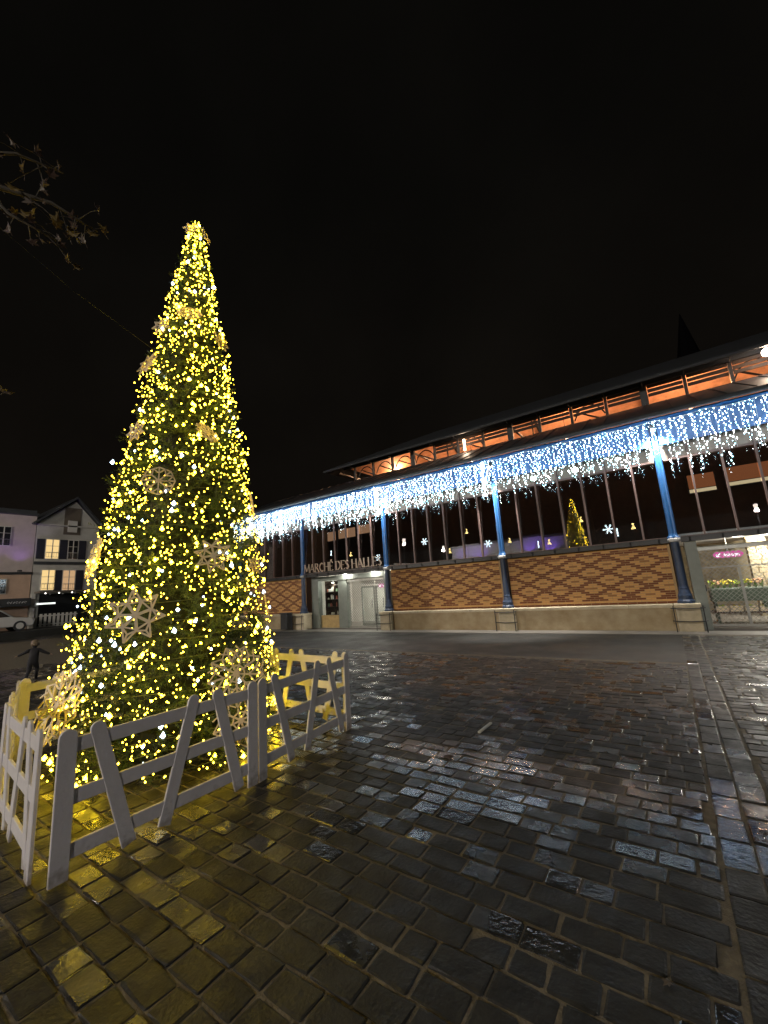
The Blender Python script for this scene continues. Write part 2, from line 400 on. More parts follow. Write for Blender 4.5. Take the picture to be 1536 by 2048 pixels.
for bi in (0, 2, 3, 5):
    x0, x1 = CX[bi]+.13, CX[bi+1]-.13
    MB().box(CX[bi]+.265, CX[bi+1]-.265, 13.42, 13.9, 0, .60).build('plinth', MT['stone'], hall)
    cop = MB()
    n = 4; W = (CX[bi+1]-CX[bi]-.60)/n
    for j in range(n):
        cop = MB().cbox(CX[bi]+.30+j*W+.003, CX[bi]+.30+(j+1)*W-.003, 13.37, 13.9, .601, .693, .012); cop.build('coping_stone', MT['coping'], hall)
    wall = MB().box(x0, x1, 13.66, 13.88, .694, 2.309).build('brick_wall', MT['mortar'], hall)
    stuff = {}
    cnt = 0
    cells = []
    for r in range(ROWS):
        zc = .70+CP*(r+.5)
        h = (r % 2)
        x = x0 + (.0 if h == 0 else BP/2)
        if h: cells.append((x0+BP/4, zc, True, brick_kind(-1, r)))
        while x+BP <= x1+.02:
            cells.append((x+BP/2, zc, False, brick_kind(h, r))); h += 2; x += BP
        if x+BP/2 <= x1+.02: cells.append((x+BP/4, zc, True, brick_kind(h, r)))
    if bi == 3: cells.sort(key=lambda c: -c[0])
    off = Vector(wall.parent.location)
    for i, (xc, zc, half, kd) in enumerate(cells):
        dx, dy = random.gauss(0, .0015), random.gauss(0, .0012)
        if bi == 3 and i < 300:
            o = link('brick', brick_me(kd, half), wall, Vector((xc+dx, 13.66+dy, zc))-off)
        else:
            me = brick_me(kd, half); st = stuff.setdefault(kd, MB())
            st.add([(v.co.x+xc+dx, v.co.y+13.66+dy, v.co.z+zc) for v in me.vertices], [tuple(p.vertices) for p in me.polygons])
    if stuff:
        allm = MB(); ms = []
        for kd, st in stuff.items():
            allm.k = len(ms); ms.append(MT[kd]); allm.add(st.v, st.f)
        tag(allm.build('bricks', ms, wall), kind='stuff')

# glazing, mullions, transom panels
NP = 7; TILT = R_(2.7); YAWG = R_(2.1)
pane_me = MB().box(-.307, .307, -.004, .004, -1.06, 1.06).mesh('pane', MT['glass'])
for k in range(len(CX)-1):
    gl = MB().box(CX[k]+.11, CX[k+1]-.11, 13.57, 13.66, 4.60, 4.66).build('glazing_frame', MT['mullion'], hall)
    off = Vector(hall.location)
    for j in range(NP):
        xc = CX[k]+(j+.5)*BAY/NP
        p = link('pane', pane_me, gl, Vector((xc, 13.63, 3.525))-off)
        p.rotation_euler = (-TILT+random.gauss(0, .0012), 0, -YAWG+random.gauss(0, .0012))
        MB().box(xc-.31, xc+.31, 13.61, 13.64, 4.662, 5.055).build('transom_panel', MT['transom'], gl)
        if j: 
            m = MB(); xm = CX[k]+j*BAY/NP
            m.box(xm-.022, xm+.022, 13.53, 13.60, 2.463, 5.06); m.build('mullion', MT['mullion'], gl)

# clerestory
ZC0, ZC1, YC = 7.33, 8.06, 16.45
XC0 = XL+5.4
MB().box(XC0-.2, XR+.4, YC-.06, YC+.06, 7.22, ZC0).build('clerestory_sill', MT['iron'], hall)
MB().box(XC0-.2, XR+.4, YC-.05, YC+.05, ZC1, 8.22).build('clerestory_head', MT['iron'], hall)
n = 0; x = CX[1]-BAY*.25+.2
posts = MB()
xs = [CX[1]+BAY*j/4 for j in range(1, 22)]
for j, x in enumerate(xs):
    main = (j+1) % 4 == 0
    w_ = .11 if main else .045
    MB().box(x-w_, x+w_, YC-.07, YC+.05, ZC0+.001, ZC1-.001).build('clerestory_post', MT['iron'], hall)
    MB().tube([(x, YC-.05, 8.0), (x, 15.75, 8.02)], .02, 5).build('eave_strut', MT['iron'], hall)
    if x < CX[2]+.3 or (j % 4 == 1):          # arched braces behind the openings
        pts = [(x+.05+(BAY/4-.1)*t, YC+.15, ZC0+.05+.62*math.sin(PI*t)**.6) for t in np.linspace(0.02, .98, 9)]
        MB().tube(pts, .025, 5).build('arched_brace', MT['iron'], hall)
        MB().bar((x+.1, YC+.5, ZC1-.1), (x+BAY/4, YC+.9, ZC0+.1), .05, .05).build('diagonal_brace', MT['iron'], hall)
    if x > CX[2]+.2 and x < xs[-2]:  # dark boards stand in for the unlit roof inside the openings
        for q in range(3):
            z0 = 7.60+q*.15
            MB().box(x+w_+.02, x+BAY/4-.06, YC-.02-.02*q, YC+.01-.02*q, z0+.012, z0+.125).build('shade_board', MT['darkwood'], hall)
# upper roof: two slopes of orange boarding under dark sheet
def slab(pts, t, name, m, parent):
    n = len(pts); a = [Vector(p) for p in pts]; nn = (a[1]-a[0]).cross(a[2]-a[0]).normalized()*t
    s = MB().add([tuple(p) for p in a]+[tuple(p+nn) for p in a], [tuple(range(n-1, -1, -1)), tuple(range(n, 2*n))]+[(i, (i+1) % n, n+(i+1) % n, n+i) for i in range(n)])
    return s.build(name, m, parent)
YR, ZR = 20.5, 10.35
ur = slab([(XC0-.9, 15.65, 7.93), (XR+1, 15.65, 7.93), (XR+1, YR, ZR), (XC0+3.5, YR, ZR)], .10, 'upper_roof', MT['zinc'], hall)
slab([(XR+1, 25.35, 7.93), (XC0-.9, 25.35, 7.93), (XC0+3.5, YR, ZR), (XR+1, YR, ZR)], .10, 'upper_roof', MT['zinc'], hall)
slab([(XC0-.9, 25.35, 7.93), (XC0-.9, 15.65, 7.93), (XC0+3.5, YR, ZR)], .10, 'upper_roof', MT['zinc'], hall)
slab([(XR+1, 24.55, 8.20), (XC0-.1, 24.55, 8.20), (XC0+3.6, YR, ZR-.13), (XR+1, YR, ZR-.13)], .03, 'roof_boarding', MT['deck'], hall)
slab([(XC0-.1, 24.55, 8.2), (XC0-.1, 16.6, 8.2), (XC0+3.6, YR, ZR-.13)], .03, 'roof_boarding', MT['deck'], hall)
slab([(XC0+.1, 16.62, 8.22), (XR+1, 16.62, 8.22), (XR+1, YR, ZR-.13), (XC0+3.6, YR, ZR-.13)], .03, 'roof_boarding', MT['deck'], hall)
MB().tube([(XC0-.95, 15.60, 7.95), (XR+1, 15.60, 7.95)], .06, 6).build('upper_gutter', MT['zinc'], hall)
for x in CX[1:]:
    t = MB().bar((x, 16.5, 8.1), (x, YR, ZR-.25), .10, .14).bar((x, YR, ZR-.25), (x, 24.5, 8.1), .10, .14).bar((x, 16.5, 8.0), (x, 24.5, 8.0), .08, .08).bar((x, YR, 8.0), (x, YR, ZR-.25), .06, .06)
    t.build('roof_truss', MT['iron'], hall)
# inner wall with lit gallery windows
MB().box(XL+.2, XR, 20.3, 20.45, 0, 7.2).build('inner_wall', MT['interior_dark'], hall)
MB().box(XL+.2, XL+.32, 13.9, 27.3, 0, 5.7).build('end_wall', MT['interior_dark'], hall)
MB().box(XL+.2, XR, 27.2, 27.3, 0, 5.7).build('rear_wall', MT['interior_dark'], hall)
lit_tan = emit('lit_gallery_window', (1, .52, .28), .42); lit_or = emit('lit_orange_window', (1, .32, .12), .30); lit_y = emit('lit_strip', (1, .75, .42), .95)
for a, b, z0, z1, mm in [(-19.2, -17.9, 4.95, 5.55, lit_tan), (-17.6, -16.2, 5.0, 5.6, lit_tan), (-15.95, -14.9, 5.1, 5.65, lit_tan),
                         (1.15, 2.0, 4.72, 5.28, lit_or), (2.35, 5.2, 4.78, 5.34, lit_or), (1.15, 2.0, 4.56, 4.69, lit_y), (2.35, 5.2, 4.62, 4.75, lit_y)]:
    wf = MB().box(a-.06, b+.06, 20.24, 20.298, z0-.02, z1+.02).build('gallery_window', MT['iron'], hall)
    MB().box(a, b, 20.20, 20.238, z0, z1).build('window_pane', mm, wf)

# --- entrance bay A-B --------------------------------------------------
ea, eb = CX[1], CX[2]
frm = MB().box(ea+.18, ea+.62, 13.9, 14.15, .01, 2.305).build('door_post', MT['grey_frame'], hall)
MB().box(ea+1.75, ea+2.25, 14.0, 14.25, .01, 2.10).build('door_post', MT['grey_frame'], hall)
MB().box(eb-.42, eb-.16, 13.9, 14.25, .01, 2.305).build('door_post', MT['grey_frame'], hall)
MB().box(ea+.63, eb-.43, 13.95, 14.22, 2.105, 2.305).build('door_header', MT['grey_frame'], hall)
MB().box(ea+.63, ea+1.74, 14.04, 14.16, .01, .55).build('stall_riser', mat('yellow_timber', (.48, .34, .14), .6, var=.2), hall)
MB().box(ea+.63, ea+1.74, 14.09, 14.105, .56, 2.10).build('shop_pane', MT['shopglass'], hall)
room = MB(); room.box(ea+.1, eb-.1, 16.9, 17.0, 0, 2.6).box(ea+.1, ea+.17, 14.26, 16.9, 0, 2.6).box(eb-.1, eb-.03, 14.26, 16.9, 0, 2.6)
room.build('lobby_wall', MT['white'], hall)
MB().box(ea, eb, 13.76, 17.0, 2.45, 2.52).build('lobby_ceiling', MT['white'], hall)
# white glazed door leaves behind the grille
for x0_, x1_ in ((eb-2.3, eb-1.55), (eb-1.5, eb-.95), (eb-.9, eb-.45)):
    d = MB().box(x0_, x0_+.06, 14.75, 14.80, .02, 1.75).box(x1_-.06, x1_, 14.75, 14.80, .02, 1.75).box(x0_+.06, x1_-.06, 14.75, 14.80, .02, .14).box(x0_+.06, x1_-.06, 14.75, 14.80, 1.67, 1.75)
    do = d.build('door_leaf', MT['grey_frame'], hall)
    MB().box(x0_+.06, x1_-.06, 14.768, 14.78, .14, 1.67).build('door_pane', MT['shopglass'], do)
    MB().box(x0_, x1_, 14.76, 14.79, 1.80, 2.3).build('fanlight', mat('frosted', (.8, .8, .78), .5) if 'frosted' not in bpy.data.materials else bpy.data.materials['frosted'], hall)
    MB().tube([(x1_-.12, 14.72, .8), (x1_-.12, 14.72, 1.2)], .015, 6).build('door_handle', MT['iron'], do)

def grille(x0, x1, y, z0, z1, label, pitch=.115):
    t = thing('security_grille', label, 'grille', ((x0+x1)/2, y, z0))
    m = MB(); W, H = x1-x0, z1-z0
    s = -H
    while s < W:
        for sg in (1, -1):
            a = max(0, -s); b = min(H, W-s)
            if b-a > .02:
                u0, u1 = s+a, s+b
                if sg < 0: u0, u1 = W-u0, W-u1
                m.bar((x0+u0, y+.004*sg, z0+a), (x0+u1, y+.004*sg, z0+b), .011, .006, (0, 1, 0))
        s += pitch
    m.build('mesh', MT['gm'], t)
    MB().box(x0, x1, y-.02, y+.02, z0-.05, z0-.001).build('bottom_bar', MT['gm'], t)
    MB().box(x0, x1, y-.06, y+.06, z1+.001, z1+.12).build('roller_box', MT['gm'], t)
    return t
MT['gm'] = mat('galvanised_steel', (.30, .30, .28), .4, metal=.6, var=.2)
grille(ea+2.26, eb-.43, 14.1, .07, 1.98, 'diamond mesh grille in front of the white doors below the hall sign')

def ceiling_lamp(x, y, z, label, p=30, r=.13, col=(1, .95, .82)):
    t = thing('ceiling_lamp', label, 'lamp', (x, y, z), 'round lamps over the hall entrances')
    MB().lathe((x, y, z), [(r*1.1, 0), (r*1.15, -.03), (r, -.045)], 16).build('lamp_body', MT['iron'], t)
    MB().lathe((x, y, z), [(.02, -.085), (r*.7, -.075), (r*.98, -.046)][::1], 16).build('diffuser', emit('diffuser', col, 14) if 'diffuser' not in bpy.data.materials else bpy.data.materials['diffuser'], t)
    lamp(t, 'lamp_light', (x, y, z-.16), p, col, .1)
ceiling_lamp(ea+2.35, 13.80, 2.44, 'round ceiling lamp at the middle post below the hall lettering', 34)
ceiling_lamp(eb-.85, 13.82, 2.44, 'round ceiling lamp above the white glazed doors of the entrance', 34)
ceiling_lamp(eb-1.6, 15.9, 2.44, 'round ceiling lamp deep inside the lobby behind the grille', 190)

# display shelf with goods
ceiling_lamp(ea+1.2, 14.28, 2.07, 'small round lamp added to light the shelves behind the shop pane', 16, .06)  # added lamp, brightens the goods
sh = thing('display_shelf', 'dark shelf unit of small goods behind the shop pane', 'shelf', (ea+1.2, 14.6, .02))
for z in (.56, .92, 1.25, 1.60, 1.92): MB().box(ea+.66, ea+1.72, 14.35, 14.75, z-.03, z).build('shelf', MT['darkwood'], sh)
MB().box(ea+.66, ea+1.72, 14.76, 14.79, .02, 2.1).build('back_panel', MT['darkwood'], sh)
for x in (ea+.64, ea+1.18, ea+1.725): MB().box(x, x+.02, 14.34, 14.76, .02, 2.1).build('upright', MT['darkwood'], sh)
gc = [mat('pale_pack', (.65, .6, .5), .5), mat('red_pack', (.4, .12, .08), .5), mat('green_pack', (.2, .3, .2), .5), mat('white_pack', (.8, .8, .78), .4)]
for zi, z in enumerate((.56, .92, 1.25, 1.60)):
    x = ea+.70; xi = 0
    while x < ea+1.64:
        w_, h_ = random.uniform(.05, .12), random.uniform(.08, .24)
        if not (x < ea+1.21 and x+w_ > ea+1.17):
            if random.random() < .8:
                o = (MB().cbox(x, x+w_, 14.40, 14.40+w_, z+.001, z+h_, .008) if random.random() < .5 else MB().lathe((x+w_/2, 14.45, z+.001), [(w_/2, 0), (w_/2, h_*.7), (w_/4, h_*.85), (w_/4, h_)], 8)).build('jar', random.choice(gc))
                tag(o, '%s jar, %s from the left on the %s shop shelf' % (o.data.materials[0].name.split('_')[0], ('first', 'second', 'third', 'fourth', 'fifth', 'sixth', 'seventh', 'eighth', 'ninth', 'tenth')[min(xi, 9)], ('lowest', 'second', 'third', 'top')[zi]), 'jar', 'goods on the shop shelves'); xi += 1
        x += w_+.03

# --- lettering MARCHE DES HALLES --------------------------------------
GL = {
 'M': ([((0, 0), (.05, 1), 1), ((.05, 1), (.42, .12), 2), ((.42, .12), (.80, 1), 1), ((.80, 1), (.85, 0), 2)], .85, [(0, 0), (.85, 0), (.05, 1), (.80, 1)]),
 'A': ([((0, 0), (.36, 1), 1), ((.36, 1), (.72, 0), 2), ((.13, .35), (.59, .35), 1)], .72, [(0, 0), (.72, 0)]),
 'R': ([((.06, 0), (.06, 1), 2), ((.06, 1), (.34, .98), 1), ((.34, .98), (.50, .76), 2), ((.50, .76), (.34, .53), 2), ((.34, .53), (.06, .52), 1), ((.28, .52), (.66, 0), 2)], .62, [(.06, 0), (.66, 0), (.06, 1)]),
 'C': ([((.62, .84), (.42, 1), 1), ((.42, 1), (.16, .86), 2), ((.16, .86), (.03, .5), 2), ((.03, .5), (.16, .14), 2), ((.16, .14), (.42, 0), 2), ((.42, 0), (.64, .14), 1)], .66, [(.63, .86)]),
 'H': ([((.06, 0), (.06, 1), 2), ((.66, 0), (.66, 1), 2), ((.06, .52), (.66, .52), 1)], .72, [(.06, 0), (.66, 0), (.06, 1), (.66, 1)]),
 'E': ([((.06, 0), (.06, 1), 2), ((.06, 1), (.48, 1), 1), ((.06, .52), (.42, .52), 1), ((.06, 0), (.52, 0), 1), ((.48, 1), (.48, .88), 1), ((.52, 0), (.52, .13), 1)], .54, [(.02, 0), (.02, 1)]),
 'D': ([((.06, 0), (.06, 1), 2), ((.06, 1), (.38, .98), 1), ((.38, .98), (.64, .74), 2), ((.64, .74), (.68, .5), 2), ((.68, .5), (.64, .26), 2), ((.64, .26), (.38, .02), 2), ((.38, .02), (.06, 0), 1)], .70, [(.03, 0), (.03, 1)]),
 'S': ([((.44, .86), (.24, 1), 1), ((.24, 1), (.05, .82), 2), ((.05, .82), (.12, .62), 2), ((.12, .62), (.38, .42), 2), ((.38, .42), (.46, .2), 2), ((.46, .2), (.24, 0), 2), ((.24, 0), (.03, .15), 1)], .48, []),
 'L': ([((.06, 0), (.06, 1), 2), ((.06, 0), (.50, 0), 1), ((.50, 0), (.50, .14), 1)], .52, [(.03, 0), (.06, 1)])}
MT['letter'] = mat('bronze_letters', (.45, .36, .28), .35, metal=.0, var=.15)
def lettering(word, x, y, z, h, parent):
    for ch in word:
        if ch == ' ': x += .32*h; continue
        acc = ch == 'É'; st, wd, se = GL['E' if acc else ch]
        m = MB()
        if acc: st = st+[((.20, 1.1), (.36, 1.24), 2)]
        for i, (a, b, t) in enumerate(st):
            wd_ = (.055, .13)[t-1]*h
            m.bar((x+a[0]*h, y-.0006*i, z+a[1]*h), (x+b[0]*h, y-.0006*i, z+b[1]*h), .03, wd_, (0, -1, 0)) if False else m.bar((x+a[0]*h, y-.0006*i, z+a[1]*h), (x+b[0]*h, y-.0006*i, z+b[1]*h), wd_, .03, (0, 1, 0))
        for sx, sz in se: m.box(x+(sx-.09)*h, x+(sx+.09)*h, y-.018, y+.012, z+(sz-.022)*h, z+(sz+.022)*h)
        m.build('letter', MT['letter'], parent); x += (wd+.13)*h
    return x
sg = thing('hall_sign', 'bronze lettering MARCHÉ DES HALLES standing above the entrance doors', 'sign', (ea+.3, 13.36, 2.47))
xe = lettering('MARCHÉ DES HALLES', ea+.32, 13.36, 2.52, .37, sg)
MB().box(ea+.25, xe+.05, 13.345, 13.375, 2.470, 2.49).build('sign_rail', MT['iron'], sg)
MB().bar((ea+.5, 13.36, 2.48), (ea+.5, 13.5, 2.45), .03, .03).bar((xe-.3, 13.36, 2.48), (xe-.3, 13.5, 2.45), .03, .03).build('sign_bracket', MT['iron'], sg)

# --- entrance bay D-E ---------------------------------------------------
da, db = CX[4], CX[5]
MB().box(da+.20, da+.46, 13.55, 14.2, .01, 2.305).build('door_post', MT['grey_frame'], hall)
MB().box(db-.46, db-.20, 13.55, 14.2, .01, 2.305).build('door_post', MT['grey_frame'], hall)
MB().box(da+.1, db+.1, 13.8, 19.6, 2.47, 2.54).build('passage_ceiling', MT['white'], hall)
mstone = mat('rubble_stone', (.42, .35, .22), .85, col2=(.2, .17, .11), vscale=7, bump=.8, bscale=14)
MB().box(da+.1, db+.1, 19.61, 19.9, 0, 2.6).build('passage_wall', mstone, hall)
for x in (da+1.9, da+3.3):
    po = MB().box(x, x+.45, 17.2, 17.65, 0, 2.46).build('stone_pier', MT['mortar'], hall)
    z = .01
    while z < 2.4:
        h_ = random.uniform(.09, .16); sp = random.uniform(.15, .3)
        for a, b in ((x-.012, x+sp-.006), (x+sp+.006, x+.462)):
            MB().cbox(a, b, 17.17, 17.4, z, min(z+h_-.01, 2.45), .012).build('stone', mstone, po)
        z += h_
ceiling_lamp(da+1.42, 14.5, 2.46, 'round lamp in the passage ceiling above the parking sign', 130, .2)
ceiling_lamp(da+2.6, 16.6, 2.46, 'round ceiling lamp deep in the passage behind the flower stall', 330, .16)
gt = grille(da+.47, db-.47, 14.32, .07, 2.05, 'diamond mesh grille with a gate frame closing the passage beside the flower stall')
for x in (da+1.28, da+2.4): MB().box(x-.03, x+.03, 14.27, 14.295, .02, 1.55).build('gate_post', MT['gm'], gt)
MB().box(da+.47, db-.47, 14.26, 14.295, 1.56, 1.60).build('gate_rail', MT['gm'], gt)
MB().box(da+.44, da+.52, 14.24, 14.30, .95, 1.12).build('lock_box', MT['iron'], gt)
# hanging sign
def parking_sign(x, y, z, wd, label):
    s = thing('hanging_sign', label, 'sign', (x, y, z))
    h = .165
    pts = []
    for sx, a0 in ((1, -PI/2), (-1, PI/2)):
        for a in np.linspace(a0, a0+PI, 8): pts.append((x+sx*(wd/2-h/2)+h/2*math.cos(a), z+h/2*math.sin(a)))
    MB().prism(pts, 'y', y, y+.05).build('sign_panel', MT['pink'], s)
    MB().tube([(x, y+.025, z+h/2), (x, y+.025, 2.46)], .012, 6).build('hanger', MT['gm'], s)
    cu = bpy.data.curves.new('sign_text', 'FONT'); cu.body = 'Accès au parc'; cu.size = .125; cu.align_x = 'LEFT'; cu.extrude = .002; cu.offset = .003
    o = bpy.data.objects.new('sign_text', cu); COL.objects.link(o); me = None
    dg = bpy.context.evaluated_depsgraph_get(); me = bpy.data.meshes.new_from_object(o.evaluated_get(dg)); bpy.data.objects.remove(o)
    me.materials.append(MT['signwhite']); wmax = max(v.co.x for v in me.vertices); k = (wd-.30)/wmax
    me.transform(Matrix.Scale(k, 4, (1, 0, 0)))
    t = link('sign_text', me, s, (-(wd/2)+.22, -.004, -.045)); t.rotation_euler = (PI/2, 0, 0)
    MB().bar((x-wd/2+.16, y-.006, z+.045), (x-wd/2+.075, y-.006, z-.035), .022, .006, (0, 1, 0)).bar((x-wd/2+.07, y-.007, z-.04), (x-wd/2+.14, y-.007, z-.04), .022, .006, (0, 1, 0)).bar((x-wd/2+.07, y-.008, z-.045), (x-wd/2+.07, y-.008, z+.025), .022, .006, (0, 1, 0)).build('sign_arrow', MT['signwhite'], s)
MT['pink'] = emit('pink_sign_face', (.80, .13, .42), .75); MT['signwhite'] = emit('sign_letters', (1, .93, 1), 1.5)
parking_sign(da+1.14, 14.42, 1.90, .64, 'pink illuminated sign Accès au parc hanging by the flower stall')
parking_sign(eb-.80, 14.45, 1.72, .60, 'small pink illuminated sign above the white entrance doors')

# flower stall
st = thing('flower_stall', 'dark green counter with stepped shelves in the passage', 'stall', (da+1.1, 15.2, 0))
dg_ = mat('dark_green_counter', (.05, .075, .05), .5, var=.2)
MB().cbox(da+.62, da+1.95, 15.0, 15.7, .62, .98, .03).build('counter', dg_, st)
MB().cbox(da+1.7, da+2.15, 14.85, 15.3, .45, .72, .12).build('counter_end', dg_, st)
for x in (da+.7, da+1.85): MB().box(x-.03, x+.03, 15.05, 15.65, .012, .62).build('leg', dg_, st)
MB().box(da+.6, da+1.9, 14.95, 15.65, .30, .34).build('lower_shelf', MT['darkwood'], st)
fl = [mat('yellow_petal', (.75, .62, .03), .6), mat('lime_petal', (.42, .55, .04), .6), mat('peach_petal', (.7, .38, .22), .6), mat('stem_leaf', (.10, .2, .04), .6)]
for i in range(9):
    x = da+.70+i*.135
    b = thing('flower_bunch', 'bunch of %s flowers, %s from the left on the dark green counter' % (('yellow', 'lime', 'peach')[(1, 2, 0, 0, 1, 1, 0, 2, 2)[i]], ('first', 'second', 'third', 'fourth', 'fifth', 'sixth', 'seventh', 'eighth', 'last')[i]), 'flowers', (x, 15.2, .98), 'flowers on the passage stall')
    p = MB(); l = MB()
    for q in range(16):
        a, rr = random.random()*2*PI, random.random()*.09
        px, py, pz = x+rr*math.cos(a), 15.2+rr*math.sin(a), .98+random.uniform(.10, .22)
        p.ball((px, py, pz), random.uniform(.018, .032), 6, 4, .7); l.tube([(x+rr*.3*math.cos(a), 15.2+rr*.3*math.sin(a), .981), (px, py, pz-.015)], .005, 4)
    p.build('petals', fl[(1, 2, 0, 0, 1, 1, 0, 2, 2)[i]], b); l.build('stems', fl[3], b)
for i in range(4):
    x = da+.68+i*.31
    c = thing('crate', 'slatted crate of %s on the low shelf of the flower stall' % ('limes', 'pears', 'green apples', 'lemons')[i], 'crate', (x+.13, 15.15, .34))
    for z in (.345, .395, .445):
        MB().box(x, x+.27, 14.97, 14.985, z, z+.038).build('slat', MT['ply'], c); MB().box(x, x+.27, 15.315, 15.33, z, z+.038).build('slat', MT['ply'], c)
    MB().box(x, x+.012, 14.986, 15.314, .345, .48).box(x+.258, x+.27, 14.986, 15.314, .345, .48).box(x+.012, x+.258, 14.986, 15.314, .341, .352).build('crate_body', MT['ply'], c)
    f = MB()
    for q in range(18): f.ball((x+random.uniform(.05, .22), random.uniform(15.03, 15.28), .40+random.uniform(0, .09)), .032, 6, 4)
    tag(f.build('fruit', fl[1] if i % 2 == 0 else fl[0]), 'heap of %s filling its crate on the stall shelf' % ('limes', 'pears', 'green apples', 'lemons')[i], 'fruit', kind='stuff')

# hoop guards round the pedestals
for k, lab in ((1, 'at the column left of the lettered entrance'), (2, 'at the column right of the lettered entrance'), (3, 'at the column between the two brick panels'), (4, 'at the column beside the passage')):
    x = CX[k]
    t = thing('pedestal_guard', 'steel guard rail round the pedestal '+lab, 'guard rail', (x, 13.1, 0), 'guard rails round the pedestals')
    for sx in (-1, 1):
        MB().tube([(x+sx*.31, 13.10, 0), (x+sx*.31, 13.10, .66)], .014, 6).build('upright', MT['iron'], t)
    for z in (.28, .60):
        MB().tube([(x-.36, 13.18, z), (x-.31, 13.085, z), (x, 13.06, z-.01), (x+.31, 13.085, z), (x+.36, 13.18, z)], .013, 6).build('hoop', MT['iron'], t)
# dark litter bin by column A
t = thing('litter_bin', 'dark square litter bin against the plinth left of the entrance', 'bin', (-14.85, 13.1, 0))
MB().cbox(-15.05, -14.62, 12.95, 13.30, .04, .72, .02).build('bin_body', MT['iron'], t); MB().cbox(-15.08, -14.59, 12.92, 13.33, .721, .78, .02).build('bin_lid', MT['iron'], t)

# lamps on columns
MT['floodface'] = emit('flood_face', (1, .97, .95), 40)
def column_lamp(x, label, pw, spot):
    t = thing('column_lamp', label, 'lamp', (x, 13.30, 5.58))
    MB().cbox(x-.06, x+.06, 13.24, 13.42, 5.50, 5.64, .01).build('lamp_housing', MT['iron'], t)
    MB().ball((x, 13.24, 5.46), .045, 10, 6).build('bulb', MT['floodface'], t)
    lamp(t, 'lamp_light', (x, 13.17, 5.38), pw, (1, .93, .84), .05, 'SPOT', (R_(4 if spot else 0), 0, 0), spot_size=R_(spot or 120), spot_blend=.6)
column_lamp(CX[4], 'white lamp on the head of the column beside the passage', 900, 130)
column_lamp(CX[3], 'white lamp on the head of the column between the brick panels', 2100, 64)
column_lamp(CX[2], 'added white lamp on the head of the column right of the lettered entrance', 800, 120)  # added lamp, lifts the brick wall and the ground near it
# faces added on the transoms, standing in for lamps inside the hall
for x, lab in ((-1.93, 'nearer the passage'), (-3.2, 'nearer the middle column')):
    t = thing('inner_lamp_standin', 'stand-in on the pale transom for a lamp inside the hall, '+lab, 'lamp', (x, 13.6, 4.84))
    MB().cbox(x-.10, x+.10, 13.55, 13.609, 4.76, 4.92, .01).build('lamp_housing', MT['iron'], t)
    MB().box(x-.085, x+.085, 13.53, 13.549, 4.78, 4.90).build('lamp_face', emit('green_white_face', (.75, 1, .85), 16) if 'green_white_face' not in bpy.data.materials else bpy.data.materials['green_white_face'], t)
# clerestory lamps
for x, z, s, lab in ((-6.57, 7.6, 1.0, 'tall lit tube lamp in the clerestory right of the lettered entrance'), (3.44, 7.86, 1.6, 'bright round lamp under the upper eave at the right')):
    t = thing('eave_lamp', lab, 'lamp', (x, 16.25, z))
    if s < 1.5: MB().tube([(x, 16.25, z-.25), (x, 16.25, z+.26)], .05, 8).build('tube', emit('tube_face', (1, .72, .48), 12), t); MB().tube([(x, 16.25, z+.262), (x, 16.25, 7.98)], .02, 6).build('hanger', MT['iron'], t)
    else: MB().ball((x, 16.0, z), .13, 12, 8).build('globe', emit('globe_face', (1, .85, .72), 22), t); MB().tube([(x, 16.0, z+.13), (x, 16.05, 8.05)], .02, 6).build('hanger', MT['iron'], t)
    lamp(t, 'lamp_light', (x, 16.15 if s < 1.5 else 15.84, z-.05), 26 if s < 1.5 else 60, (1, .72, .5), .12)
# pendant lamps inside the roof
for j in range(6):
    x = -12.6+j*BAY
    t = thing('pendant_lamp', 'warm pendant lamp inside the hall roof, %s from the left end' % ('first', 'second', 'third', 'fourth', 'fifth', 'sixth')[j], 'lamp', (x, 20.2, 8.0), 'pendant lamps inside the hall roof')
    MB().lathe((x, 20.2, 7.85), [(.22, 0), (.18, .10), (.05, .2), (.03, .3)], 12).build('lamp_shade', MT['iron'], t)
    MB().tube([(x, 20.2, 8.15), (x, 20.2, ZR-.3)], .012, 5).build('cord', MT['iron'], t)
    MB().ball((x, 20.2, 7.82), .07, 8, 5).build('bulb', emit('pendant_bulb', (1, .6, .3), 12) if 'pendant_bulb' not in bpy.data.materials else bpy.data.materials['pendant_bulb'], t)
    u = lamp(t, 'lamp_light', (x, 20.2, 8.5), 330, (1, .55, .28), .1)

# ================================================================== ICICLE LIGHTS
def strand_mesh(L, seed):
    rr = random.Random(seed); m = MB(); m.k = 0
    m.tube([(0, 0, 0), (rr.uniform(-.02, .02), rr.uniform(-.02, .02), -L*.5), (rr.uniform(-.03, .03), rr.uniform(-.03, .03), -L)], .003, 3)
    z = -.02
    while z > -L:
        k = rr.random(); m.k = 1 if k < .60 else (2 if k < .88 else 3)
        s = rr.uniform(.006, .0115) if m.k != 3 else .015
        m.octa((rr.uniform(-.05, .05), rr.uniform(-.05, .05), z), s, s*1.5); z -= rr.uniform(.035, .085)
    return m.mesh('icicle_strand', [MT['wwire'], MT['i1'], MT['i2'], MT['i3']])
STR = [(L, strand_mesh(L, 100+i)) for i, L in enumerate([.62, .74, .80, .86, .92, .95, 1.0, 1.03, 1.06, 1.1, 1.14, 1.2, 1.3, .98, .9, 1.08])]
names = ['left of the lettered entrance, beyond the tree', 'above the lettered entrance', 'above the brick panel right of the entrance', 'above the brick panel beside the passage', 'above the passage with the flower stall', 'at the far right end of the eave']
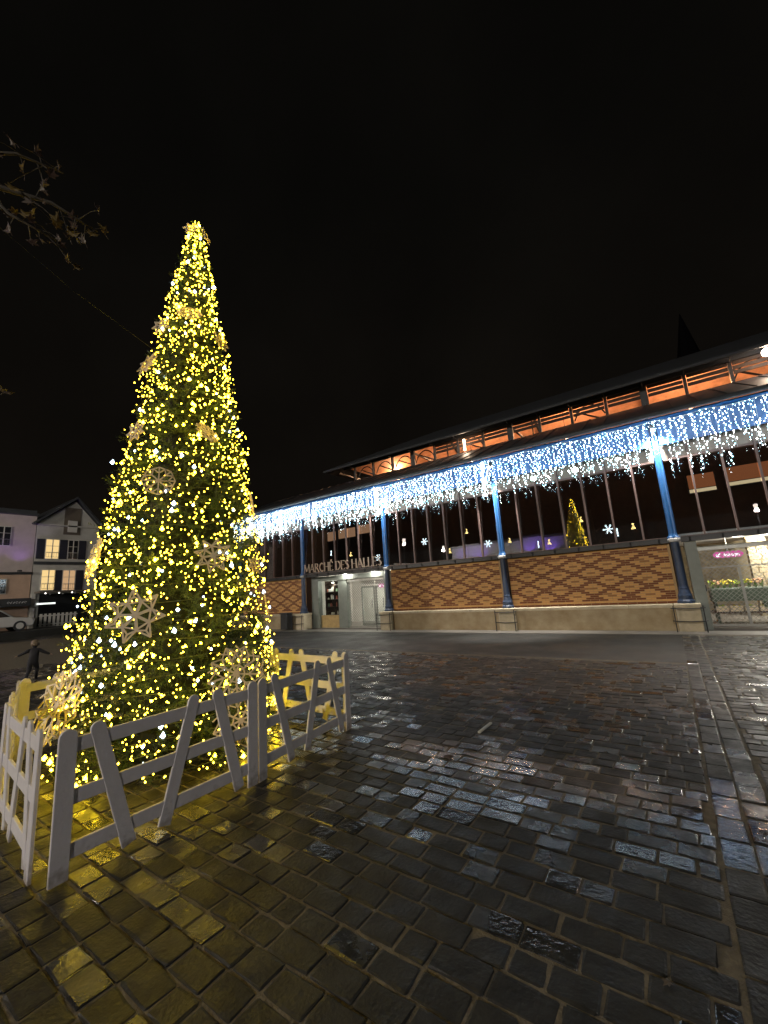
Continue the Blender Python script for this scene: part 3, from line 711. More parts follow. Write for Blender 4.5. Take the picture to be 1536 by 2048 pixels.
for k in range(len(CX)-1):
    t = thing('icicle_lights', 'icicle lights on the eave '+names[k], 'light curtain', (CX[k], 13.12, 5.68), 'icicle light curtains along the eave')
    pts = []
    for j in range(29):
        u = j/28; pts.append((CX[k]+BAY*u, 13.14, 5.69-.05*abs(math.sin(u*PI*4))))
    MB().tube(pts, .008, 4).build('cable', MT['wwire'], t)
    dens = (60, 58, 56, 50, 43, 40)[k]
    for j in range(dens):
        u = (j+random.uniform(.15, .85))/dens
        L, me = random.choice(STR)
        x, z = CX[k]+BAY*u, 5.69-.05*abs(math.sin(u*PI*4))
        o = link('icicle_strand', me, t, (x-CX[k], random.uniform(-.03, .06), z-5.68))
        o.rotation_euler[2] = random.random()*6.28; o.scale[2] = random.uniform(.92, 1.2)
# bright dripping tube at columns A/B
for x in (CX[2]+.12, CX[1]-.9, CX[3]-.15):
    t = thing('drip_light', 'dense bright tube of dripping lights hanging %s' % {0: 'by the column right of the lettered entrance', 1: 'left of the lettered entrance', 2: 'by the column between the brick panels'}[[CX[2]+.12, CX[1]-.9, CX[3]-.15].index(x)], 'light tube', (x, 13.05, 5.6))
    m = MB().tube([(x, 13.05, 5.66), (x, 13.05, 4.45)], .012, 6); m.build('tube', MT['wwire'], t)
    b = MB()
    for q in range(46): b.octa((x+random.gauss(0, .03), 13.05+random.gauss(0, .03), 5.62-q*.026), .014, .022)
    tag(b.build('bulbs', MT['i3'], t), kind='stuff')

# ================================================================== CHRISTMAS TREE
TX, TY = -4.92, 2.69
PR = [(0.0, 1.15), (0.6, 1.11), (1.2, 1.04), (1.7, .95), (2.2, .89), (2.85, .78), (3.2, .72), (3.85, .61), (4.6, .49), (5.35, .35), (6.1, .22), (6.9, .075), (7.1, .02)]
def rad(z): return float(np.interp(z, [a for a, b in PR], [b for a, b in PR]))
def lean(z): return (TX+.010*z, TY+.007*z)
tree = thing('christmas_tree', 'tall slim artificial christmas tree covered in warm yellow lights inside a white fence', 'christmas tree', (TX, TY, 0))
MB().tube([(TX, TY, 0), (*lean(6.85), 6.85)], [.10, .02], 10).build('trunk', MT['bark'], tree)
MB().tube([(*lean(z+.12), z+.12) for z in np.linspace(0, 6.0, 24)], [rad(z)*.48 for z in np.linspace(0, 6.0, 24)], 28).build('frame', MT['core'], tree)  # filler core, near-black colour stands for the shade between branches
# crown: branch tips, each a spray of needles
def crown_numpy(n_clumps, per):
    V = []; F = []; MI = []; base = 0
    k = 0
    while k < n_clumps:
        z = random.uniform(.05, 7.02)
        if random.random() > (rad(z)+.06)/1.26: continue
        k += 1
        a = random.uniform(0, 2*PI); lx, ly = lean(z); R0 = rad(z); sc = .5+.5*min(1, R0*1.5)
        reach = R0*(1-.46*random.random()**1.6)+random.gauss(0, .03)+(.07 if random.random() < .07 else 0)*min(1, R0*2)      # how far this branch comes out
        br_out = Vector((math.cos(a), math.sin(a), random.uniform(-.45, .35))).normalized()
        tip0 = Vector((lx+max(.02, reach)*math.cos(a), ly+max(.02, reach)*math.sin(a), z))
        side = Vector((-math.sin(a), math.cos(a), 0))
        for q in range(per):
            d = (br_out*random.uniform(.3, 1)+side*random.gauss(0, .75)+Vector((0, 0, random.gauss(0, .55)))).normalized()
            p0 = tip0-br_out*random.uniform(.06, .20)*sc+side*random.gauss(0, .02); L = random.uniform(.11, .21)*sc
            e1 = d.cross(Vector((0, 0, 1))).normalized(); e2 = d.cross(e1)
            mi = 0 if random.random() < .7 else 1
            nn = 18
            for w_ in range(nn):
                t = w_/nn; ph = w_*2.4+random.random()
                s_ = p0+d*L*t; dirn = (d*.75+(e1*math.cos(ph)+e2*math.sin(ph))*.85).normalized()
                nl = random.uniform(.032, .055)*(1-.3*t); wv = dirn.cross(Vector((random.random()-.5, random.random()-.5, random.random()-.5))).normalized()*.0038
                V.append(s_-wv); V.append(s_+wv); V.append(s_+dirn*nl)
                F.append((base, base+1, base+2)); MI.append(mi); base += 3
    return V, F, MI
V, F, MI = crown_numpy(1650, 8)
me = bpy.data.meshes.new('crown'); me.from_pydata(V, [], F)
me.materials.append(MT['needle']); me.materials.append(MT['needle2']); me.polygons.foreach_set('material_index', MI); me.update()
link('crown', me, tree, (-TX, -TY, 0))

# fairy lights wound round the tree
fl_t = thing('fairy_lights', 'strings of warm yellow bulbs with a few cool white ones wound round the christmas tree', 'string lights', (TX, TY, 0))
pts = []
N = 900
for i in range(N):
    f = i/N; z = .08+6.95*(1-(1-f)**1.35) if False else .08+6.95*f**1.45
    a = f*2*PI*34; lx, ly = lean(z); r = rad(z)+.005
    pts.append((lx+r*math.cos(a), ly+r*math.sin(a), z+random.gauss(0, .015)))
MB().tube(pts, .0035, 3).build('cable', MT['wire'], fl_t)
bulbs = []
NB = 3600; FACE = math.atan2(-TY, -TX)
while len(bulbs) < NB:
    z = random.uniform(.04, 7.03)
    if random.random() > (rad(z)+.24)/1.44: continue
    a = random.uniform(0, 2*PI)
    if random.random() > .22+.78*max(0, math.cos(a-FACE)): continue
    if random.random() > .38+1.1*max(0, .45+.9*mnoise.noise((3.1*math.cos(a)*max(.4, rad(z)*1.6), 3.1*math.sin(a)*max(.4, rad(z)*1.6), z*2.6))): continue
    lx, ly = lean(z)
    r = rad(z)*random.uniform(.90, 1.04)+random.gauss(.035, .022)*min(1, rad(z)*1.8+.1)
    x, y = lx+max(.01, r)*math.cos(a), ly+max(.01, r)*math.sin(a)
    facing = math.cos(a)*(-lx)+math.sin(a)*(-ly)
    k = random.random(); kind = 2 if k < .04 else (1 if k < .13 else 0)
    bulbs.append((facing > 0, -(x*x+y*y+(z-1.6)**2), x, y, z, kind, random.uniform(.005, .0115) if kind == 0 else random.choice((random.uniform(.012, .02), random.uniform(.018, .029)))))
bulbs.sort(key=lambda b: (b[0], b[1]), reverse=True)
bm = [MB().add([(0, 0, 1.2), (.95, 0, -.2), (-.5, .85, -.2), (-.5, -.85, -.2), (0, 0, -1)], [(0, 1, 2), (0, 2, 3), (0, 3, 1), (4, 2, 1), (4, 3, 2), (4, 1, 3)]).mesh('bulb', MT[m]) for m in ('b1', 'b2', 'b3')]
stuff = MB()
for i, b in enumerate(bulbs):
    _, _, x, y, z, kind, s = b
    if i < 300:
        o = link('bulb', bm[kind], fl_t, (x-TX, y-TY, z)); o.scale = (s, s, s); o.rotation_euler = (random.gauss(0, .5), random.gauss(0, .5), random.random()*6)
    else:
        stuff.k = kind; c, sn = math.cos(i), math.sin(i)
        stuff.add([(x+s*(c*p.co.x-sn*p.co.y), y+s*(sn*p.co.x+c*p.co.y), z+s*p.co.z) for p in bm[kind].vertices], [tuple(p.vertices) for p in bm[kind].polygons])
tag(stuff.build('bulbs', [MT['b1'], MT['b2'], MT['b3']], fl_t), kind='stuff')

# snowflake ornaments
def flake(z, ang, R, kind, label, n=8, lift=.05, tilt=None, spin=0, face=None, scale=1.0):
    lx, ly = lean(z); a = R_(ang); r = rad(z)+lift
    t = thing('snowflake_ornament', label, 'ornament', (lx+r*math.cos(a), ly+r*math.sin(a), z))
    fa = R_(face) if face is not None else a
    sl = R_(90-10) if tilt is None else R_(tilt)
    rot = Matrix.Rotation(fa, 4, 'Z') @ Matrix.Rotation(sl, 4, 'Y') @ Matrix.Rotation(R_(spin), 4, 'Z')
    t.rotation_euler = rot.to_euler()
    w_ = max(.006, R*.07); th = .010
    def P(rr, aa): return (rr*R*math.cos(aa), rr*R*math.sin(aa), 0)
    d = 2*PI/n
    m = MB()
    if kind == 'star':
        for q, (pa, pb) in enumerate([(P(0, 0), P(.56, 0)), (P(.56, 0), P(1, d/2)), (P(.56, 0), P(1, -d/2)), (P(.56, 0), P(.70, d/2)), (P(.56, 0), P(.70, -d/2)), (P(.70, d/2), P(1, d/2)), (P(.53, 0), P(.53, d))]):
            m.bar((pa[0], pa[1], q*.0006), (pb[0], pb[1], q*.0006), w_*(1.5 if q == 0 else .85), th)
    elif kind == 'wheel':
        for q, (pa, pb) in enumerate([(P(0, 0), P(.97, 0)), (P(.97, -d/2*.0), P(.97, d)), (P(.55, 0), P(.9, d/2)), (P(.9, d/2), P(.55, d))]):
            m.bar((pa[0], pa[1], q*.0006), (pb[0], pb[1], q*.0006), w_*(1.1 if q == 0 else .9), th)
    else:   # lace
        for q, (pa, pb) in enumerate([(P(0, 0), P(1, 0)), (P(.45, 0), P(.75, d/2)), (P(.45, 0), P(.75, -d/2)), (P(.75, d/2), P(1, 0)), (P(.75, -d/2), P(1, 0)), (P(.3, 0), P(.3, d)), (P(.75, 0), P(1.0, d/2))]):
            m.bar((pa[0], pa[1], q*.0006), (pb[0], pb[1], q*.0006), w_*(.9 if q == 0 else .65), th)
    me = m.mesh('arm', MT['ply'])
    for k in range(n):
        o = link('arm', me, t); o.rotation_euler = (0, 0, k*d); o.location[2] = .0002*k
    h = MB().lathe((0, 0, -.009), [(.11*R, 0), (.11*R, .022)], 10).build('hub', MT['ply'], t, local=True)
    return t
F = flake
F(1.50, -50, .255, 'star', 'large seven pointed wooden snowflake low on the left front of the tree', 7, .10, spin=8, face=-35)
F(2.06, -12, .195, 'star', 'eight pointed wooden snowflake at middle height on the right of the tree', 8, .08, spin=10, face=-28)
F(2.88, -47, .165, 'wheel', 'wheel shaped wooden ornament halfway up the left front of the tree', 8, .09, face=-34)
F(5.20, -34, .150, 'wheel', 'small dim wheel ornament high on the tree, second below the tip', 8, .09, tilt=60)
F(3.51, -14, .150, 'lace', 'tilted wooden snowflake above the middle of the tree on the right', 8, .09, tilt=60, face=8)
F(3.53, -76, .130, 'star', 'small wooden star on the left edge above the middle of the tree', 7, .07, face=-72)
F(4.46, -82, .170, 'star', 'edge on wooden snowflake leaning from the upper left side of the tree', 8, .09, tilt=72)
F(2.12, -100, .230, 'lace', 'narrow edge on wooden snowflake on the left side at middle height of the tree', 8, .02, face=-97, tilt=78)
F(.86, -4, .270, 'lace', 'large lacy snowflake just above the top rail of the front fence', 9, .14, face=-22)
F(.42, -2, .265, 'lace', 'large lacy snowflake showing between the boards of the front fence', 8, .12, spin=14, face=-22)
F(.70, -92, .330, 'lace', 'big lacy snowflake at the bottom left by the near corner of the fence', 9, .05, face=-80, tilt=74)
F(1.97, 22, .115, 'star', 'little wooden star on the right edge of the tree at middle height', 7, .06, face=10)
F(1.52, 27, .150, 'star', 'edge on wooden snowflake on the right edge below middle height', 8, .09, face=52)
F(2.74, 28, .140, 'wheel', 'edge on wheel ornament on the right edge over the icicle lights', 8, .08, face=55)
F(6.78, -60, .110, 'star', 'small wooden star on the left of the tree tip', 6, .05, face=-45)
F(6.72, 15, .110, 'star', 'pale wooden star on the right of the tree tip', 6, .07, face=25)
F(4.97, 18, .130, 'star', 'small wooden star glowing on the upper right edge of the tree', 7, .06, face=12)
F(5.05, -80, .120, 'star', 'small wooden star on the upper left edge of the tree', 7, .06, face=-60)

# ================================================================== FENCE
HF = .86
slat_cache = {}
def board(p, q, w_, th, rounded, parent, name, y=0.0):
    """flat board in the local xz plane from p (bottom) to q (top)"""
    d = Vector((q[0]-p[0], q[1]-p[1])); L = d.length; d /= L; s = Vector((d.y, -d.x))
    prof = [(-w_/2, 0), (w_/2, 0)]
    if rounded:
        prof += [(w_/2*math.cos(a), L-w_/2+w_/2*math.sin(a)) for a in np.linspace(0, PI, 9)]
    else: prof += [(w_/2, L), (-w_/2, L)]
    poly = [(p[0]+s.x*u+d.x*v, p[1]+s.y*u+d.y*v) for u, v in prof]
    m = MB().prism(poly, 'y', y-th/2, y+th/2)
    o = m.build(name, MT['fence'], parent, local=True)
    bv = o.modifiers.new('edge', 'BEVEL'); bv.width = .003; bv.segments = 1; bv.limit_method = 'ANGLE'
    return o
def panel(a, b, label, double=True):
    a = Vector(a); b = Vector(b); L = (b-a).length
    t = thing('fence_panel', label, 'fence panel', (a.x, a.y, 0), 'white picket panels round the christmas tree', math.atan2(b.y-a.y, b.x-a.x))
    g_ = .004; W = .100
    for z in (.155, .455, .755):
        board((g_+W*.5, z), (L-g_-W*.5, z), .088, .022, False, t, 'rail', 0.0)
    for x in (g_+W/2, L-g_-W/2): board((x, 0.004), (x, HF+random.uniform(-.004, .006)), W, .022, True, t, 'post', -.008)
    for x0, x1 in ((.30, .14), (.455, .60), (.875, .725)):
        board((x0*L, .035), (x1*L, HF+.005+random.uniform(-.006, .006)), .090, .020, True, t, 'slat', -.0055)
    return t
P = [(-3.26, 1.03), (-3.235, 2.50), (-3.385, 3.95), (-4.82, 4.02), (-6.22, 4.16), (-6.30, 2.90), (-6.13, 1.55), (-4.70, 1.12)]
L_ = ['white picket panel in front from the near corner to the middle post', 'white picket panel in front from the middle post to the right corner',
      'yellow lit picket panel at the back right, joining the right corner', 'picket panel behind the tree, hidden by its lower branches',
      'picket panel at the back left, mostly behind the tree', 'yellow lit picket panel at the far left corner behind the tree', 'white picket panel on the left, farther of the two seen edge on', 'white picket panel on the left, seen edge on at the near corner']
for i in range(8): panel(P[i], P[i+1] if i < 7 else (-3.40, 1.0), L_[i])

# ================================================================== HOUSES at the left
def lit_window(parent, x, y0, y1, z0, z1, mm, shutters=True, sm=None, sides=(True, True)):
    f = MB().box(x, x+.05, y0-.06, y1+.06, z0-.05, z1+.05).build('window', MT['wframe'], parent)
    MB().box(x+.052, x+.06, y0, y1, z0, z1).build('pane', mm, f)
    b = MB(); ym = (y0+y1)/2
    b.box(x+.061, x+.09, ym-.03, ym+.03, z0, z1)
    for q in (.33, .66): b.box(x+.061, x+.08, y0, ym-.031, z0+(z1-z0)*q-.015, z0+(z1-z0)*q+.015).box(x+.061, x+.08, ym+.031, y1, z0+(z1-z0)*q-.015, z0+(z1-z0)*q+.015)
    b.build('glazing_bar', MT['wframe'], f)
    rl = MB()
    for z in (z0+.1, z0+.42): rl.tube([(x+.2, y0, z), (x+.2, y1, z)], .012, 4)
    for q in np.linspace(y0, y1, 6): rl.tube([(x+.2, q, z0+.1), (x+.2, q, z0+.42)], .008, 4)
    rl.build('window_rail', MT['iron'], f)
    if shutters:
        for s, (a, b_) in enumerate(((y0-.55, y0-.07), (y1+.07, y1+.55))):
            if not sides[s]: continue
            so = MB().box(x+.01, x+.06, a, b_, z0-.03, z1+.03).build('shutter', sm, parent)
            sl = MB()
            for q in np.linspace(z0+.05, z1-.05, 12): sl.box(x+.061, x+.075, a+.05, b_-.05, q-.02, q+.02)
            sl.build('shutter_slats', sm, so)
MT['wframe'] = mat('white_window_frame', (.6, .6, .58), .5)
shut = mat('dark_shutter', (.022, .026, .045), .5); dark_glass = mat('dark_pane', (.02, .022, .025), .08)
lit1 = emit('lit_room', (1, .70, .30), .95); lit2 = emit('lit_room_dim', (1, .62, .32), .55)
HX = -38.0
g = MB().box(-60, -33.6, -12, 24, -.055, .42); tag(g.build('raised_terrace', MT['asphalt']), kind='structure')
h = thing('gabled_house', 'white gabled house with dark shutters and three lit windows', 'house', (HX, 11.8, .42))
wp = mat('white_render', (.50, .50, .48), .8, var=.12, vscale=1.5)
y0, y1 = 9.72, 13.75
wl = MB().prism([(y0, .42), (y1, .42), (y1, 8.05), ((y0+y1)/2+.3, 10.0), (y0, 8.05)], 'x', HX-8, HX).build('wall', wp, h)
ym = (y0+y1)/2+.3
rf = MB()
rf.prism([(y0-.25, 7.90), (ym, 10.18), (ym, 10.36), (y0-.35, 8.0)], 'x', HX-8.1, HX+.35).prism([(y1+.25, 7.90), (y1+.35, 8.0), (ym, 10.359), (ym, 10.179)], 'x', HX-8.1, HX+.351)
rf.build('roof', MT['zinc'], h)
MB().box(HX+.002, HX+.12, y0, y1, 7.92, 8.02).build('cornice', wp, h)
MB().box(HX+.002, HX+.03, 11.35, 12.45, 7.3, 9.45).build('hoist_panel', MT['transom'], h)
MB().box(HX+.03, HX+.12, 11.6, 12.2, 7.5, 8.4).build('hoist_door', MT['wframe'], h)
lit_window(h, HX, 10.35, 11.13, 5.42, 6.85, lit1, True, shut)
lit_window(h, HX, 11.75, 12.35, 5.42, 6.85, dark_glass, True, shut, (False, True))
lit_window(h, HX, 10.25, 11.05, 3.10, 4.55, lit1, False)
lit_window(h, HX, 11.55, 12.30, 3.05, 4.52, lit2, True, shut, (True, True))
MB().box(HX+.002, HX+.14, y0, y1, 4.98, 5.18).build('string_course', MT['zinc'], h)
aw = MB().box(HX+.002, HX+1.2, y0+.2, y1, 2.86, 2.98).build('awning', MT['transom'], h)
for q in range(4): MB().ball((HX+1.0, 10.3+q*.8, 2.82), .045, 8, 5).build('awning_lamp', emit('awning_bulb', (1, .95, .85), 5) if 'awning_bulb' not in bpy.data.materials else bpy.data.materials['awning_bulb'], aw)
MB().box(HX+.003, HX+.06, y0+.5, y1-.3, .5, 2.8).build('shop_window', dark_glass, h)
MB().box(HX+.003, HX+.18, y0, y0+.25, .42, 2.85).build('pilaster', wp, h)
MB().box(HX+.07, HX+.09, 10.1, 11.2, 2.05, 2.16).build('shop_strip_light', emit('shop_strip', (.95, 1, .95), 1.6), h)

h2 = thing('purple_house', 'flat fronted house washed in purple light above a peach ground floor', 'house', (HX, 7, .42))
pw_ = mat('pale_render', (.5, .44, .44), .8, var=.12, vscale=1.2); pe = mat('peach_render', (.52, .37, .28), .8, var=.12, vscale=1.2)
MB().box(HX-8, HX, -2, 9.68, 4.42, 8.55).build('upper_wall', pw_, h2); MB().box(HX-8, HX-.02, -2, 9.66, .42, 4.25).build('lower_wall', pe, h2)
MB().box(HX-8, HX+.06, -2, 9.70, 4.251, 4.419).build('string_course', MT['iron'], h2)
MB().box(HX-8.2, HX+.3, -2.2, 9.71, 8.551, 8.72).prism([(-2.2, 8.721), (9.70, 8.721), (9.70, 9.0), (-2.2, 9.0)], 'x', HX-7.9, HX-.2).build('roof', MT['zinc'], h2)
for a in (7.55, 5.2, 2.8):
    lit_window(h2, HX, a-.0, a+.72, 6.3, 7.6, dark_glass, False)
    lit_window(h2, HX-.02, a+.05, a+.75, 2.95, 3.9, dark_glass, False)
MB().box(HX-.019, HX+.9, 2, 9.55, 2.0, 2.55).build('shop_awning', MT['iron'], h2)
m = MB(); q0 = 8.35
for i in range(7):
    pts = [(HX+.905, q0+i*.15+.07*math.cos(a)*.8, 2.27+.06*math.sin(a+(i % 3))) for a in np.linspace(0, 5.2, 9)]
    m.tube(pts, .012, 4)
m.build('awning_script', MT['wwire'], h2)
for y_ in (8.9, 7.2, 4):
    t = thing('wall_washer', 'purple flood lamp on the string course, %s the gabled house' % {8.9: 'nearest to', 7.2: 'second from', 4: 'farthest from'}[y_], 'lamp', (HX+.35, y_, 4.45), 'purple flood lamps on the flat fronted house')
    MB().cbox(HX+.25, HX+.45, y_-.12, y_+.12, 4.42, 4.54, .02).build('lamp_housing', MT['iron'], t)
    lamp(t, 'lamp_light', (HX+.55, y_, 4.6), 60, (.45, .2, 1), .08, 'SPOT', (0, R_(180+14), 0), spot_size=R_(120), spot_blend=.8)
# barrier and cars
t = thing('crowd_barrier', 'row of pale barrier boards before the gabled house', 'barrier', (-36.5, 11, .42))
for i in range(9):
    MB().box(-36.52, -36.48, 9.95+i*.25, 10.09+i*.25, .46, 1.38).build('board', MT['wframe'], t)
for z in (.62, 1.2): MB().box(-36.475, -36.44, 9.9, 12.15, z, z+.07).build('rail', MT['wframe'], t)
def car(x, y, rz, paint, label):
    t = thing('parked_car', label, 'car', (x, y, .42), None, rz)
    body = [(-2.0, .28), (2.0, .28), (2.08, .55), (1.95, .78), (1.0, .90), (.35, 1.38), (-1.2, 1.42), (-1.95, .98), (-2.08, .7)]
    m = MB().prism(body, 'y', -.82, .82); o = m.build('body', paint, t, local=True)
    b = o.modifiers.new('edge', 'BEVEL'); b.width = .08; b.segments = 3
    for sy in (-1, 1):
        MB().prism([(-1.15, .93), (.80, .93), (.30, 1.30), (-1.05, 1.33)], 'y', sy*.822, sy*.832).build('side_window', dark_glass, t, local=True)
        for sx in (-1.25, 1.3):
            pts = [(sx+.32*math.cos(a), .33+.32*math.sin(a)) for a in np.linspace(0, 2*PI, 17)[:-1]]
            wo = MB().prism(pts, 'y', sy*.70, sy*.845).build('wheel', MT['iron'], t, local=True)
            MB().prism([(sx+.2*math.cos(a), .33+.2*math.sin(a)) for a in np.linspace(0, 2*PI, 13)[:-1]], 'y', sy*.846, sy*.86).build('rim', MT['wframe'], wo, local=True)
        MB().box(1.93, 2.05, sy*.62-.14, sy*.62+.14, .60, .72).build('headlight', MT['wframe'], t, local=True)
        MB().box(-2.06, -1.94, sy*.66-.1, sy*.66+.1, .74, .92).build('tail_light', mat('tail_red', (.3, .02, .02), .3) if 'tail_red' not in bpy.data.materials else bpy.data.materials['tail_red'], t, local=True)
    return t
car(-35.6, 7.2, R_(90), mat('white_paint', (.6, .6, .6), .25, coat=.5), 'white hatchback parked before the flat fronted house')
car(-37.0, 3.2, R_(90), mat('grey_paint', (.12, .13, .14), .25, coat=.5), 'grey hatchback parked farther left before the houses')

# ================================================================== CHILD running
def child(x, y, rz):
    t = thing('person', 'small child in dark coat running with both arms out across the square', 'person', (x, y, 0), None, rz)
    J = {'pel': (0, 0, .43), 'spi': (0, .02, .54), 'che': (0, .05, .66), 'nec': (0, .06, .735), 'hed': (0, .075, .83), 'top': (0, .075, .92),
         'shL': (.095, .05, .69), 'elL': (.19, .03, .63), 'wrL': (.27, .04, .585), 'hnL': (.305, .05, .565),
         'shR': (-.095, .05, .69), 'elR': (-.20, .05, .64), 'wrR': (-.28, .06, .60), 'hnR': (-.315, .07, .59),
         'hiL': (.055, 0, .40), 'knL': (.06, .13, .27), 'anL': (.055, .10, .06), 'toL': (.06, .19, .025),
         'hiR': (-.055, 0, .40), 'knR': (-.05, -.02, .23), 'anR': (-.05, -.17, .12), 'toR': (-.05, -.16, .035)}
    RAD = dict(pel=.085, spi=.085, che=.09, nec=.04, hed=.07, top=.05, shL=.045, elL=.036, wrL=.03, hnL=.024, shR=.045, elR=.036, wrR=.03, hnR=.024,
               hiL=.065, knL=.045, anL=.034, toL=.03, hiR=.065, knR=.045, anR=.034, toR=.03)
    E_ = [('pel', 'spi'), ('spi', 'che'), ('che', 'nec'), ('nec', 'hed'), ('hed', 'top'), ('che', 'shL'), ('shL', 'elL'), ('elL', 'wrL'), ('wrL', 'hnL'), ('che', 'shR'), ('shR', 'elR'), ('elR', 'wrR'), ('wrR', 'hnR'),
          ('pel', 'hiL'), ('hiL', 'knL'), ('knL', 'anL'), ('anL', 'toL'), ('pel', 'hiR'), ('hiR', 'knR'), ('knR', 'anR'), ('anR', 'toR')]
    ks = list(J); me = bpy.data.meshes.new('body'); me.from_pydata([J[k] for k in ks], [(ks.index(a), ks.index(b)) for a, b in E_], [])
    o = link('body', me, t); me.materials.append(MT['coat'])
    sk = o.modifiers.new('skin', 'SKIN'); me.skin_vertices or None
    for i, k in enumerate(ks): me.skin_vertices[0].data[i].radius = (RAD[k], RAD[k])
    me.skin_vertices[0].data[0].use_root = True
    sk.use_smooth_shade = True
    s = o.modifiers.new('sub', 'SUBSURF'); s.levels = s.render_levels = 2
    sknm = mat('skin', (.5, .32, .24), .6)
    f = MB().ball((0, .10, .83), .060, 14, 10, 1.15); f.ball((0, .162, .825), .011, 6, 4)
    for sx in (-1, 1): f.ball((sx*.062, .09, .83), .014, 6, 4); 
    f.build('face', sknm, t, smooth=True, local=True)
    e = MB()
    for sx in (-1, 1): e.ball((sx*.022, .154, .842), .007, 6, 4)
    e.box(-.014, .014, .155, .160, .798, .803); e.build('eyes', MT['iron'], t, local=True)
    MB().lathe((0, .066, .845), [(.082, -.05), (.086, 0), (.075, .045), (.05, .075), (.01, .09)], 14).build('hair', MT['hair'], t, smooth=True, local=True)
    for sx in (-1, 1):
        c = Vector(J['hnL' if sx > 0 else 'hnR']); hm = MB()
        for q in range(4): hm.tube([c+Vector((sx*.012, -.014+q*.009, -.002)), c+Vector((sx*.034, -.016+q*.011, -.008)), c+Vector((sx*(.046+.004*(q in (1, 2))), -.017+q*.011, -.018))], [.006, .0055, .004], 5)
        hm.tube([c+Vector((sx*-.002, .018, 0)), c+Vector((sx*.014, .032, .002)), c+Vector((sx*.026, .034, 0))], [.006, .006, .004], 5)
        hm.build('fingers', sknm, t, smooth=True, local=True)
MT['coat'] = mat('dark_coat', (.020, .020, .026), .8, var=.2); MT['hair'] = mat('fair_hair', (.20, .15, .10), .7)
child(-12.67, 3.40, R_(60))

# ================================================================== PLANE TREE at the left
pt = thing('plane_tree', 'plane tree reaching in from the left with a few yellow autumn leaves', 'tree', (-4.75, -.75, 0))
MB().tube([(-4.75, -.75, 0), (-4.75, -.72, .25), (-4.72, -.72, 2), (-4.68, -.65, 4.0), (-4.6, -.55, 5.6), (-4.7, -.8, 7.2)], [.26, .18, .155, .13, .10, .05], 12).build('trunk', MT['bark'], pt, smooth=True)
br = []
def branch(pts, r): MB().tube(pts, r, 6).build('branch', MT['bark'], pt, smooth=True); br.append(pts)
branch([(-4.66, -.62, 4.2), (-4.35, -.1, 4.75), (-4.0, .45, 4.98), (-3.75, .85, 4.95), (-3.62, 1.15, 4.82)], [.06, .04, .025, .014, .006])
branch([(-4.35, -.1, 4.75), (-4.05, .3, 5.15), (-3.85, .62, 5.30), (-3.72, .9, 5.28)], [.035, .022, .012, .005])
branch([(-4.0, .45, 4.98), (-3.85, .62, 4.72), (-3.72, .90, 4.6)], [.018, .010, .004])
branch([(-4.70, -.7, 3.0), (-4.65, -.1, 3.35), (-4.55, .45, 3.75), (-4.5, .72, 3.78)], [.045, .03, .014, .005])
branch([(-4.6, -.55, 5.6), (-4.9, -.2, 6.3), (-4.6, .25, 6.8)], [.05, .03, .01])
branch([(-4.6, -.55, 5.6), (-4.0, -1.2, 6.2), (-3.3, -1.6, 6.6)], [.05, .03, .01])
out = []
for k in range(5):
    a = PI/2+(k-2)*R_(50); rr = (.60, .86, 1.0, .86, .60)[k]
    for da_, f_ in ((-.38, .56), (-.24, .66), (-.13, .80), (0, 1), (.13, .78), (.24, .68)): out.append((rr*f_*math.cos(a+da_), rr*f_*math.sin(a+da_)))
out.append((0.08, -.30)); out.append((-.08, -.30))
leafm = []
for mm in ('leaf', 'leaf2', 'leaf3'):
    m = MB(); n = len(out)
    top = [(x, y, .45*(x*x)-.32*y*y) for x, y in out]; bot = [(x, y, z-.02) for x, y, z in top]
    m.add(top+[(0, 0, .03)]+bot+[(0, 0, .01)], [(i, (i+1) % n, n) for i in range(n)]+[(n+1+(i+1) % n, n+1+i, 2*n+1) for i in range(n)]+[(i, n+1+i, n+1+(i+1) % n, (i+1) % n) for i in range(n)])
    m.tube([(0, -.33, -.08), (0, -.9, .05)], .02, 4)
    leafm.append(m.mesh('leaf', MT[mm]))
def leaf(p, s, k, rot): 
    o = link('leaf', leafm[k], pt, Vector(p)-Vector(pt.location)); o.scale = (s, s, s); o.rotation_euler = rot
random.seed(21)
for pts in br:
    for i in range(len(pts)-1):
        for q in range(9 if i else 3):
            t_ = random.random(); a, b = Vector(pts[i]), Vector(pts[i+1]); pb_ = a.lerp(b, t_); p = pb_+Vector((random.gauss(0, .11), random.gauss(0, .11), random.uniform(-.20, .04)))
            MB().tube([pb_, pb_.lerp(p, .6)+Vector((0, 0, .02)), p], [.004, .003, .002], 4).build('twig', MT['bark'], pt)
            leaf(p, random.uniform(.045, .085), random.choice((0, 1, 1, 1, 1, 2)), (random.uniform(.2, 2.6), random.uniform(-.8, .8), random.random()*6.28))
leaf((-3.66, 1.12, 4.80), .075, 0, (1.3, .3, 1.2)); leaf((-3.62, .98, 4.66), .075, 0, (1.4, .2, .9)); leaf((-4.55, .85, 3.52), .085, 2, (1.0, .4, 1.4)); leaf((-3.72, .70, 4.68), .08, 0, (1.4, .2, .9))
leaf((-3.80, .62, 4.92), .085, 0, (1.2, .3, 1.1))
tag(MB().tube([(-5.20, 2.42, 4.93), (-5.0, 1.4, 5.12), (-4.80, .4, 5.45), (-4.66, -.5, 5.9)], .003, 4).build('guy_cable', MT['iron']), 'thin pale guy cable running from the christmas tree up to the plane tree', 'cable')

